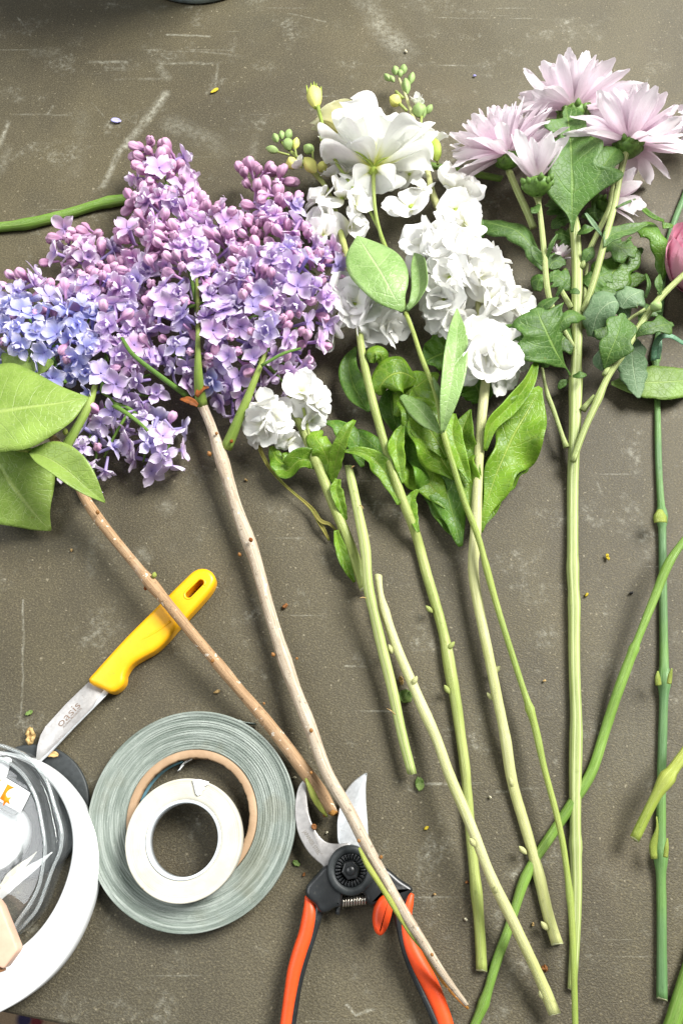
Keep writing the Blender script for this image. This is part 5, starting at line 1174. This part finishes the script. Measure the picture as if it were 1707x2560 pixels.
q3 = catmull(np.array([P(*J(820, 500), .0136), P(*J(930, 440), .0138), P(*J(1030, 370), .0138)]), 16)
V, Fc, uv, _ = tube_mesh(q3, np.linspace(.0006, .0011, 16), 8, cutmat=False, flat=.6)
world_part('grip_ridge', V, Fc, MT['yellow'], handle, uv)
zb = .0078
bp = [(535, 735), (400, 865), (275, 1003), (245, 1055), (226, 1120), (219, 1180), (218, 1228), (300, 1152), (450, 1000), (560, 890), (628, 780)]
blade = prism('blade', J, bp, zb - .0014, zb, MT['steel'], knife, .0003, k=2)
prism('cutting_edge', J, [(628, 780), (560, 868), (450, 978), (300, 1130), (222, 1200), (219, 1230), (236, 1228), (300, 1172), (450, 1012), (560, 902), (660, 798)], zb - .0012, zb - .0002, MT['steel_bright'], blade, .0002, k=2)
def text_part(name, s, fr, p0, p1, hgt, z, mat, parent, bold=0.0):
    cu = bpy.data.curves.new(name, 'FONT'); cu.body = s; cu.size = 1.0; cu.offset = bold; cu.resolution_u = 3
    to = bpy.data.objects.new(name, cu); COL.objects.link(to)
    dg = bpy.context.evaluated_depsgraph_get()
    me = bpy.data.meshes.new_from_object(to.evaluated_get(dg)); bpy.data.objects.remove(to)
    vs = np.array([v.co[:] for v in me.vertices]); x0, x1 = vs[:, 0].min(), vs[:, 0].max()
    a = P(*fr(*p0), z); b = P(*fr(*p1), z); d = b - a; Ln = np.linalg.norm(d); d /= Ln
    sx = Ln / (x1 - x0); sy = hgt * fr.k * S(*fr(*p0), z) / .52
    me.transform(Matrix.Translation((-x0, 0, 0))); me.transform(Matrix.Diagonal((sx, sy, 1, 1)))
    me.materials.clear(); me.materials.append(mat)
    me.name = name
    return put(name, me, parent, basis(a, d, (0, 0, 1)))
text_part('blade_lettering', 'oasis', J, (368, 1010), (490, 880), 36, zb + .0002, MT['engrave'], blade, -.008)
text_part('blade_small_lettering', 'FLORAL PRODUCTS', J, (388, 1012), (497, 896), 8, zb + .0002, MT['engrave'], blade, 0)

# ================================================================== tapes
def ring_thing(name, fr, x, y, z0, ht, label, cat, tilt=None):
    c = P(*fr(x, y), z0 + ht); o = thing(name, (c[0], c[1], z0), label, cat)
    return o, S(*fr(x, y), z0 + ht) * fr.k
TH = .0125
tape, kt = ring_thing('tape_roll', L, 783, 845, .0002, TH, 'wide roll of sage green pot tape with a brown cardboard core', 'tape')
Ro, Rc, Ri = 680 * kt, 428 * kt, 374 * kt
prof = [(Rc, 0), (Ro - .0006, 0), (Ro, .0008), (Ro, TH - .0008), (Ro - .0005, TH)]
g = np.random.RandomState(3); rr = Ro - .0008
while rr > Rc + .0004:
    hgt = TH - .0008 * g.rand() ** 2
    prof += [(rr, hgt), (rr - .0007, hgt), (rr - .0008, hgt - .0004)]
    rr -= g.uniform(.0009, .0022)
prof += [(Rc, TH - .0006), (Rc, 0)]
V, Fc = lathe_data(prof, 120)
put('tape_windings', mk('tape_windings', V, Fc, MT['tape']), tape, WM[tape])
V, Fc = lathe_data([(Rc - .0002, .0002), (Rc - .0002, TH - .0004), (Rc - .0008, TH), (Ri + .0006, TH - .0001), (Ri, TH - .0008), (Ri, .0002), (Rc - .0002, .0002)], 120)
V = np.array(V); ang = np.arctan2(V[:, 1], V[:, 0]); rad_ = np.hypot(V[:, 0], V[:, 1])
wob = 1 + np.where(rad_ < Rc - .0006, .006 * np.sin(ang * 31) * np.sin(ang * 7 + 1) + .003 * np.sin(ang * 57), 0)
V[:, 0] *= wob; V[:, 1] *= wob
core = put('cardboard_core', mk('cardboard_core', V, Fc, MT['card']), tape, WM[tape])
nn_ = 30; V = []
for i in range(nn_):
    a = R(105 + 75 * i / (nn_ - 1)); r2 = (Ri - .0006) * (1 - .002)
    V += [(r2 * math.cos(a), r2 * math.sin(a), .001), (r2 * math.cos(a), r2 * math.sin(a), TH - .0022 - .002 * abs(math.sin(i * 1.7)))]
put('printed_strip', mk('printed_strip', V, grid_faces(nn_, 2), MT['core_blue']), core, WM[tape])
# loose tape end at the rim
V = []
for i in range(14):
    a = R(66 - 9 * i / 13); r2 = Ro + .0004 + .0032 * max(0, (i - 3) / 10) ** 1.4
    V += [(r2 * math.cos(a), r2 * math.sin(a), .001), (r2 * math.cos(a), r2 * math.sin(a), TH - .0005)]
tp = put('loose_end', mk('loose_end', V, grid_faces(14, 2), MT['tape']), tape, WM[tape])
tp.modifiers.new('thickness', 'SOLIDIFY').thickness = .0004
zw = TH + .0006; hw_ = .0118
wt, kw_ = ring_thing('tape_roll', L, 728, 990, zw, hw_, 'narrow roll of white tape lying on the green pot tape', 'tape')
Wo, Wi = 380 * kw_, 226 * kw_; Wc = Wi + .0018
prof = [(Wc, 0), (Wo - .0005, 0), (Wo, .0006), (Wo, hw_ - .0006), (Wo - .0006, hw_)]; rr = Wo - .0012
while rr > Wc + .001:
    prof += [(rr, hw_ - .0004 * g.rand() ** 2)]; rr -= g.uniform(.0012, .0025)
prof += [(Wc, hw_ - .0003), (Wc, 0)]
put('tape_windings', mk('tape_windings', *lathe_data(prof, 110), MT['white_tape']), wt, WM[wt])
put('plastic_core', mk('plastic_core', *lathe_data([(Wc - .0001, .0001), (Wc - .0001, hw_ + .0002), (Wc - .0006, hw_ + .0006), (Wi + .0004, hw_ + .0005), (Wi, hw_), (Wi, .0001), (Wc - .0001, .0001)], 96), MT['core_white']), wt, WM[wt])
prism('torn_end', L, [(788, 600), (830, 595), (895, 612), (888, 632), (865, 640), (868, 662), (850, 672), (845, 695), (822, 705), (808, 690), (800, 655)], zw + hw_ + .0002, zw + hw_ + .0012, MT['paper'], wt, .0003, k=2)
# twisted paper scrap in the hole
pt = thing('paper_scrap', P(*L(770, 480)), 'twisted white paper strip inside the green tape ring', 'paper')
q = catmull(np.array([P(*L(828, 418), .004), P(*L(790, 460), .005), P(*L(740, 490), .004), P(*L(700, 538), .003)]), 24)
V, uv = [], []
for i in range(24):
    a = i * .5; d = np.array([math.cos(a) * .5, math.cos(a) * .4, math.sin(a)]) * .0028 * (1.2 if i < 6 else .9)
    for s_ in (-1, 0, 1):
        p = q[i] + d * s_; p[2] = max(p[2], .0005); V.append(p); uv.append((i / 23, .5 + s_ / 2))
o = world_part('strip', V, grid_faces(24, 3), MT['paper'], pt, uv); o.modifiers.new('thickness', 'SOLIDIFY').thickness = .0004

# ================================================================== pruning shears
sh = thing('pruning_shears', P(*M(645, 785)), 'open pruning shears with black arms and orange red grips', 'shears')
zs = .010
hook = [(316, 138), (290, 162), (268, 210), (254, 280), (249, 360), (256, 450), (275, 530), (310, 605), (350, 665), (395, 710), (440, 748), (470, 775), (560, 760), (640, 700), (640, 600), (560, 597), (500, 592), (460, 575), (415, 530), (375, 460), (350, 385), (338, 300), (333, 230), (333, 180), (328, 150)]
hk = prism('hook_blade', M, hook, zs, zs + .0035, MT['steel'], sh, .0007, 130, k=3)
text_part('blade_lettering', 'JAPANESE STEEL', M, (303, 512), (412, 678), 20, zs + .00365, MT['engrave_grey'], hk, .0)
cutb = [(760, 90), (705, 120), (645, 172), (600, 240), (566, 335), (550, 430), (548, 500), (556, 590), (600, 690), (700, 700), (775, 600), (772, 520), (766, 420), (757, 300), (755, 200), (760, 130)]
prism('cutting_blade', M, cutb, zs - .0045, zs - .0008, MT['steel_bright'], sh, .0010, 130, k=3)
larm = [(455, 758), (405, 812), (335, 890), (322, 935), (330, 975), (392, 1035), (425, 1085), (470, 1090), (535, 1055), (575, 1045), (585, 990), (600, 945), (690, 900), (700, 800), (600, 740), (520, 740)]
prism('arm', M, larm, .004, .0185, MT['black'], sh, .0025, 120)
rarm = [(640, 900), (740, 960), (760, 1010), (800, 1045), (850, 1010), (900, 960), (960, 1010), (1030, 1010), (1060, 965), (1088, 930), (1080, 905), (1000, 850), (930, 790), (880, 760), (760, 740), (660, 800)]
prism('arm', M, rarm, .0025, .0165, MT['black'], sh, .0025, 120)
# pivot: hub disc, fluted washer, hex nut
pc = P(*M(645, 785), .021); kp = S(*M(645, 785), .021) * M.k; Mp = Matrix.Translation(Vector((pc[0], pc[1], 0)))
hub = put('pivot_hub', mk('pivot_hub', *lathe_data([(.001, .006), (165 * kp, .006), (168 * kp, .018), (160 * kp, .0205), (118 * kp, .0205), (112 * kp, .0185), (.001, .0185)], 64), MT['black_plastic']), sh, Mp)
for i in range(26):
    a = 2 * math.pi * i / 26; c0 = np.array([math.cos(a), math.sin(a)])
    t_ = np.array([-c0[1], c0[0]]); r0, r1 = 70 * kp, 108 * kp
    pl = [c0 * r0 - t_ * 5 * kp, c0 * r1 - t_ * 9 * kp, c0 * r1 + t_ * 9 * kp, c0 * r0 + t_ * 5 * kp]
    V, Fc = prism_data(np.array(pl) + pc[:2], .0182, .0204, .0003, 2)
    world_part('flute', V, Fc, MT['black'], hub)
V, Fc = prism_data(np.array([(math.cos(R(60 * i + 12)) * 66 * kp + pc[0], math.sin(R(60 * i + 12)) * 66 * kp + pc[1]) for i in range(6)]), .0183, .0236, .0008, 3)
world_part('hex_nut', V, Fc, MT['black'], hub, smooth=False)
put('bolt_end', mk('bolt_end', *lathe_data([(32 * kp, .0225), (32 * kp, .0246), (26 * kp, .0252), (.0002, .0252)], 24), MT['black']), hub, Mp)
# spring
a_, b_ = P(*M(588, 1010), .011), P(*M(752, 992), .010); tn = 8.5; V = []
q = []
ax_ = (b_ - a_); Lx = np.linalg.norm(ax_); ax_ /= Lx; nx = np.cross(ax_, [0, 0, 1]); nx /= np.linalg.norm(nx)
for i in range(160):
    t = i / 159; an = 2 * math.pi * tn * t
    q.append(a_ + ax_ * Lx * t + nx * math.cos(an) * 30 * kp + np.array([0, 0, 1]) * math.sin(an) * 30 * kp)
V, Fc, uv, _ = tube_mesh(np.array(q), np.full(160, .0007), 6, cutmat=False)
world_part('spring', V, Fc, MT['spring'], sh, uv)
tube('spring_post', fpts(M, [(560, 1030, 18, .011), (550, 1100, 18, .011)]), MT['black'], sh, 10)
# handles: black steel core + orange grip
def handle_sweep(name, pts, mat, fl_, parent):
    w = np.array([list(P(*M(x, y), z)) + [hw * M.k * S(*M(x, y), z)] for x, y, hw, z in pts]); q = catmull(w, 60)
    V, Fc, uv, fm = tube_mesh(q[:, :3], q[:, 3], 16, cutmat=False, flat=fl_)
    return world_part(name, V, Fc, mat, parent, uv, fm)
handle_sweep('handle_core', [(410, 850, 30, .013), (425, 930, 34, .013), (425, 1020, 40, .012), (405, 1120, 36, .012), (370, 1260, 30, .012), (320, 1430, 26, .012), (275, 1600, 26, .012), (245, 1760, 30, .012), (222, 1900, 32, .012), (200, 2060, 30, .012)], MT['black'], 1.0, sh)
handle_sweep('grip', [(332, 965, 14, .013), (352, 1040, 42, .013), (352, 1110, 52, .013), (325, 1240, 52, .013), (285, 1360, 52, .013), (245, 1500, 50, .013), (220, 1640, 46, .013), (200, 1780, 44, .013), (185, 1900, 44, .013), (165, 2080, 40, .013)], MT['orange'], .8, sh)
handle_sweep('handle_core', [(1030, 920, 36, .011), (1010, 1020, 34, .011), (985, 1110, 32, .011), (1000, 1230, 24, .011), (1030, 1360, 24, .011), (1080, 1500, 24, .011), (1150, 1650, 24, .011), (1210, 1780, 26, .011), (1270, 1920, 28, .011), (1330, 2080, 28, .011)], MT['black'], 1.0, sh)
handle_sweep('grip', [(1080, 950, 16, .011), (1060, 1010, 34, .011), (1040, 1090, 42, .011), (1045, 1200, 48, .011), (1075, 1330, 56, .011), (1130, 1450, 62, .011), (1195, 1570, 62, .011), (1255, 1700, 60, .011), (1300, 1820, 58, .011), (1330, 1920, 58, .011), (1380, 2080, 50, .011)], MT['orange'], .75, sh)
catch = prism('thumb_catch', M, [(880, 965), (840, 1000), (815, 1055), (803, 1130), (808, 1190), (825, 1235), (860, 1256), (895, 1225), (920, 1170), (940, 1100), (947, 1040), (945, 990), (915, 965)], .008, .0195, MT['orange'], sh, .003, 70)
for i in range(7):
    x = 822 + i * 12; tube('catch_rib', fpts(M, [(x, 1172 + abs(i - 3) * 3, 4.2, .0192), (x + 2, 1222 - abs(i - 3) * 5, 4.2, .0188)]), MT['orange'], catch, 6, step=.002)

# ================================================================== package at the left edge
dc = P(*K(190, 700), .004); kd = S(*K(190, 700), .004) * K.k
disc = thing('black_disc', (dc[0], dc[1], 0), 'flat black plastic disc under the white ribbon roll', 'disc')
put('plate', mk('plate', *lathe_data([(.0005, .0003), (488 * kd, .0003), (496 * kd, .0012), (496 * kd, .0032), (488 * kd, .004), (470 * kd, .0036), (.0005, .0036)], 72), MT['black_plastic']), disc, WM[disc])
wr = thing('ribbon_roll', P(*K(-230, 1240), .0), 'large white ribbon roll around the clear plastic box', 'ribbon')
zr0, zr1 = .0044, .0175
co_, ci_ = P(*K(-235, 1235), zr1), P(*K(-235, 1070), zr1); kr = S(*K(200, 1240), zr1) * K.k
ro_, ri_ = 958 * kr, 792 * kr; n = 140; V = []
for zz, rr_, cc_ in [(zr0, ri_, ci_), (zr0, ro_, co_), (zr0 + .001, ro_ + .0008, co_), (zr1 - .0012, ro_ + .0008, co_), (zr1 - .0002, ro_, co_), (zr1, ro_ - .002, co_), (zr1, ri_ + .0015, ci_), (zr1 - .0008, ri_, ci_), (zr0, ri_, ci_)]:
    for j in range(n):
        a = 2 * math.pi * j / n; wv_ = 1 + .006 * math.sin(a * 3 + 1) + .004 * math.sin(7 * a)
        V.append((cc_[0] + rr_ * wv_ * math.cos(a), cc_[1] + rr_ * wv_ * math.sin(a), zz))
world_part('windings', V, grid_faces(9, n, True), MT['white_roll'], wr)
# clear box: lofted loops
l1 = [(0, 180), (100, 215), (220, 270), (330, 400), (385, 490), (430, 640), (480, 800), (495, 900), (478, 1020), (430, 1130), (370, 1290), (300, 1470), (200, 1590), (100, 1675), (-120, 1720), (-330, 1600), (-450, 1300), (-500, 900), (-450, 520), (-330, 290), (-150, 190)]
l2 = [(0, 290), (90, 340), (180, 420), (250, 530), (290, 630), (322, 780), (345, 920), (350, 1020), (330, 1150), (300, 1290), (230, 1430), (150, 1540), (80, 1640), (-80, 1660), (-240, 1520), (-340, 1290), (-380, 950), (-340, 620), (-250, 400), (-120, 300)]
q1 = smooth_closed(to_xy(K, l1, .02), 96); q2 = smooth_closed(to_xy(K, l2, .03), 96)
# same starting angle and order
def byang(q):
    c = q.mean(0); a = np.unwrap(np.arctan2(q[:, 1] - c[1], q[:, 0] - c[0])); a_t = np.linspace(-math.pi, math.pi, 96, endpoint=False)
    aa = np.arctan2(q[:, 1] - c[1], q[:, 0] - c[0]); o_ = np.argsort(aa); r_ = np.hypot(*(q - c).T)[o_]; aa = aa[o_]
    rr_ = np.interp(a_t, np.concatenate([aa - 2*math.pi, aa, aa + 2*math.pi]), np.tile(r_, 3))
    return c, a_t, rr_
c1, at, r1_ = byang(q1); c2, _, r2_ = byang(q2)
box = thing('clear_plastic_box', (c1[0], c1[1], .0045), 'clear plastic box with rounded ridges and a white label', 'box')
V = []
lev = [(c1, r1_, 1.0, .0050), (c1, r1_, 1.0, .018), (c1, r1_, .995, .0205), (c1, r1_, .98, .0215), (c1, r1_, .962, .0205), (c1, r1_, .955, .017), ((c1 * .6 + c2 * .4), (r1_ * .6 + r2_ * .4), .985, .016), (c2, r2_, 1.06, .0165), (c2, r2_, 1.035, .022), (c2, r2_, 1.02, .0285), (c2, r2_, .995, .0305), (c2, r2_, .97, .0295), (c2, r2_, .955, .0268), (c2, r2_, .90, .0262), (c2, r2_, .5, .0262), (c2, r2_, .02, .0262)]
for c_, r_, s_, z_ in lev:
    for j in range(96): V.append((c_[0] + r_[j] * s_ * math.cos(at[j]), c_[1] + r_[j] * s_ * math.sin(at[j]), z_))
sb = world_part('shell', V, grid_faces(len(lev), 96, True), MT['clear'], box)
def loop_tube(name, c_, r_, s_, z_, rad, mat, parent):
    q = np.array([(c_[0] + r_[j % 96] * s_ * math.cos(at[j % 96]), c_[1] + r_[j % 96] * s_ * math.sin(at[j % 96]), z_) for j in range(97)])
    V, Fc, uv, _ = tube_mesh(q, np.full(97, rad), 8, cutmat=False)
    return world_part(name, V, Fc, mat, parent, uv)
loop_tube('ridge', c1, r1_, .98, .0205, .0010, MT['clear_ridge_glint'], box)
loop_tube('ridge', c2, r2_, .995, .0295, .0010, MT['clear_ridge_glint'], box)
zl = .0272
lab = prism('label', RX, [(225, 860), (1010, 1330), (680, 2000), (-330, 1440), (-60, 700)], zl - .0004, zl, MT['paper'], box, .0001, k=1)
prism('label_print', RX, [(260, 1045), (520, 1190), (430, 1183), (330, 1225), (250, 1300), (205, 1380), (245, 1485), (395, 1475), (303, 1580), (335, 1715), (222, 1640), (105, 1770), (132, 1602), (8, 1520)], zl + .00012, zl + .0002, MT['logo'], lab, .00002, k=1)
prism('label_print', RX, [(-60, 880), (0, 870), (50, 910), (0, 1000), (-60, 1060)], zl + .00012, zl + .0002, MT['logo'], lab, .00002, k=1)
def line_part(pts, w):
    q = catmull(np.array([P(*RX(x, y), zl + .0002) for x, y in pts]), max(8, len(pts) * 8))
    V, Fc, uv, _ = tube_mesh(q, np.full(len(q), w), 5, cutmat=False, flat=.3)
    world_part('label_outline', V, Fc, MT['greyline'], lab, uv)
line_part([(520, 1190), (700, 1290), (880, 1400)], .00018); line_part([(880, 1400), (820, 1530), (755, 1650)], .00018); line_part([(755, 1650), (660, 1610), (570, 1560)], .00018)
line_part([(640, 1600), (680, 1700), (660, 1830), (590, 1960), (480, 2035), (370, 2045), (230, 1980), (0, 1850), (-150, 1770)], .00018); line_part([(60, 930), (160, 980), (260, 1045)], .00014)
prism('label', RX, [(-60, 140), (340, 190), (390, 250), (395, 320), (300, 330), (320, 500), (220, 840), (-60, 700)], zl - .0008, zl - .0005, MT['paper'], box, .0001, k=1)
# white paper roll and shreds inside the box
ic = P(*K(-60, 905), .018); ki = S(*K(-60, 905), .018) * K.k
inn = thing('paper_roll', (ic[0], ic[1], .005), 'small white roll with loose shreds inside the clear plastic box', 'ribbon')
put('windings', mk('windings', *lathe_data([(30 * ki, 0), (248 * ki, 0), (250 * ki, .011), (246 * ki, .012), (34 * ki, .012), (30 * ki, .011), (30 * ki, 0)], 64), MT['paper']), inn, WM[inn])
leaf('shred', MT['cream_paper'], inn, fl(K, [(0, 1340, .018), (120, 1180, .019), (230, 1080, .020), (285, 1020, .021)]), [h * K.k for h in [34, 40, 24, 2]], fold=.2, wave=.15, nu=20)
leaf('shred', MT['paper'], inn, fl(K, [(-20, 1380, .019), (150, 1220, .021), (300, 1110, .022), (406, 1022, .022)]), [h * K.k for h in [30, 40, 30, 2]], fold=.2, wave=.1, nu=20)
# pale wooden block
wb = prism('wooden_block', K, [(-200, 1260), (-20, 1400), (8, 1440), (130, 1745), (138, 1775), (126, 1800), (42, 1915), (24, 1925), (-40, 1900), (-300, 1500)], .0308, .040, MT['wood'], None, .0012, 0, k=3)
tag(wb, 'pale smooth wooden block resting on the clear plastic box', 'wood block')
prism('end_grain', K, [(-40, 1900), (24, 1930), (20, 1948), (-10, 1955), (-60, 1930)], .0312, .037, MT['wood_dark'], wb, .0006, k=2)

# ================================================================== bucket
fb = P(488, 13)
bk = thing('zinc_bucket', (fb[0], fb[1] + .066, 0), 'weathered zinc bucket standing at the back of the table', 'bucket')
body = put('body', mk('body', *lathe_data([(.0005, .004), (.062, .004), (.064, .001), (.0665, .002), (.0665, .006), (.065, .010), (.075, .10), (.0762, .103), (.077, .10), (.0865, .19), (.0885, .192), (.089, .196), (.087, .199), (.085, .195), (.073, .09), (.063, .012), (.0005, .010)], 72), MT['zinc']), bk, WM[bk])
for sgn in (-1, 1):
    q = np.array([(sgn * (.085 + .012 * math.sin(math.pi * t)), fb[1] * 0 + .025 * math.cos(math.pi * t), .165) for t in np.linspace(0, 1, 14)]) + np.array([fb[0], fb[1] + .066, 0])
    V, Fc, uv, _ = tube_mesh(q, np.full(14, .0028), 8, cutmat=False); world_part('handle', V, Fc, MT['zinc'], bk, uv)

# ================================================================== scraps on the table
def scrap(name, label, cat, x, y, rx, ry, ang, mat, z=0.0, curl=.4, seed=0, thick=.0009):
    g = np.random.RandomState(seed + 11); k = S(x, y, z); c = P(x, y, z); nu, nv = 9, 7; V, uv = [], []
    ca, sa = math.cos(R(ang)), math.sin(R(ang))
    for i in range(nu):
        u = i / (nu - 1); w = max(.06, math.sin(math.pi * (.06 + u * .88)) ** .7) * (1 + .18 * g.uniform(-1, 1))
        for j in range(nv):
            v = -1 + 2 * j / (nv - 1); X = (u - .5) * 2 * rx * k; Y = v * w * ry * k
            Z = .0008 + curl * ry * k * (v * v * .6 + (u - .5) ** 2 * 1.2) + g.uniform(0, .0002)
            V.append((c[0] + X * ca - Y * sa, c[1] + X * sa + Y * ca, z + Z)); uv.append((u, j / (nv - 1)))
    o = world_part(name, V, grid_faces(nu, nv), MT[mat], None, uv)
    o.modifiers.new('thickness', 'SOLIDIFY').thickness = thick
    return tag(o, label, cat, 'plant scraps scattered on the table')
sc = scrap
sc('fallen_petal', 'fallen blue lilac petal alone on the scuffed table', 'petal', 292, 305, 13, 8, -12, 'bluepetal', seed=1)
sc('leaf_scrap', 'curled yellow green sliver near the chalk corner mark', 'scrap', 537, 230, 12, 5, 40, 'bits_yellow', seed=2)
sc('bud_scale', 'dry tan bud scale beside the knife tip', 'scrap', 82, 1842, 12, 22, 10, 'bits_tan', curl=.8, seed=3, thick=.002)
sc('bud_scale', 'pale orange dry flake under the knife tip', 'scrap', 128, 1884, 22, 9, -12, 'bits_tan', z=.0042, seed=4)
sc('leaf_scrap', 'tiny green leaf flake on bare table close to the steel blade', 'scrap', 75, 1783, 10, 6, 25, 'bits_green', seed=5)
sc('leaf_scrap', 'small pale flake between green tape and lilac branches', 'scrap', 543, 1730, 9, 4, 20, 'bits_tan', seed=6)
sc('bud_scale', 'brown bud crumb right beside the grey lilac branch', 'scrap', 713, 1517, 8, 6, 40, 'bits_brown', curl=.9, seed=7, thick=.002)
sc('leaf_scrap', 'curled orange yellow thread near the chrysanthemum stem', 'scrap', 1515, 1395, 4, 10, 10, 'bits_yellow', curl=.9, seed=8)
sc('crumb', 'black crumb near the chrysanthemum stem', 'scrap', 1575, 1484, 5, 3.5, 10, 'bits_black', seed=9, thick=.002)
sc('leaf_scrap', 'folded green leaf scrap between the ridged piece and the slanting stem', 'scrap', 1012, 1742, 17, 18, 60, 'bits_green', curl=.6, seed=10)
sc('leaf_scrap', 'pale papery scrap wedged against the slanting stem', 'scrap', 1002, 1703, 6, 13, 10, 'bits_tan', curl=.7, seed=11)
sc('leaf_scrap', 'pointed green leaf piece below the ridged stem end', 'scrap', 1048, 1960, 11, 17, 5, 'bits_green', curl=.5, seed=12)
sc('leaf_scrap', 'tiny yellow green fleck on bare table right of the shears', 'scrap', 1065, 2070, 7, 4, 30, 'bits_yellow', seed=13)
sc('leaf_scrap', 'green leaf fleck between the green tape and the shears', 'scrap', 741, 2158, 10, 7, -30, 'bits_green', seed=14)
sc('bud_scale', 'brown flake lying on the hooked steel blade', 'scrap', 785, 2067, 7, 7, 40, 'bits_brown', z=.0137, curl=.8, seed=15)
sc('bud_scale', 'brown bark crumb between the pale stem ends', 'scrap', 1358, 2420, 9, 8, 0, 'bits_brown', curl=.8, seed=16, thick=.002)
for i, (x, y, r_, m, lb) in enumerate([(737, 1944, 5, 'bits_white', 'white crumb beside the hooked blade tip'), (817, 2082, 4, 'bits_white', 'white crumb between the two shear blades'), (760, 2186, 5, 'bits_brown', 'reddish crumb beside the black shear arm'), (1223, 1993, 3.5, 'bits_white', 'white crumb beside the thick stock stem'),
                                       (1163, 2298, 5, 'bits_white', 'pale crumb beside the pale stem foot'), (1085, 2235, 4, 'bits_tan', 'tan crumb between the shears and pale stems'), (1165, 2205, 4, 'bits_brown', 'brown crumb close to the pale stems'), (1330, 2310, 5, 'bits_tan', 'tan fibre crumb beside the thick pale stem'), (1014, 132, 5, 'bits_white', 'white speck above the green stock buds'), (616, 1202, 4, 'bits_tan', 'tan speck beside the grey branch fork'),
                                       (1358, 1703, 3.5, 'bits_tan', 'tan speck near the ridged chrysanthemum stem'), (1464, 1488, 6, 'bits_yellow', 'olive fibre touching the chrysanthemum stem'), (181, 1377, 4, 'bits_tan', 'orange speck under the lilac leaves'), (463, 1478, 4, 'bits_white', 'pale speck above the knife handle'), (1185, 193, 4, 'bluepetal', 'violet speck on empty table')]):
    sc('crumb', lb, 'scrap', x, y, r_, r_ * .7, i * 37, m, curl=.6, seed=20 + i, thick=.0014)
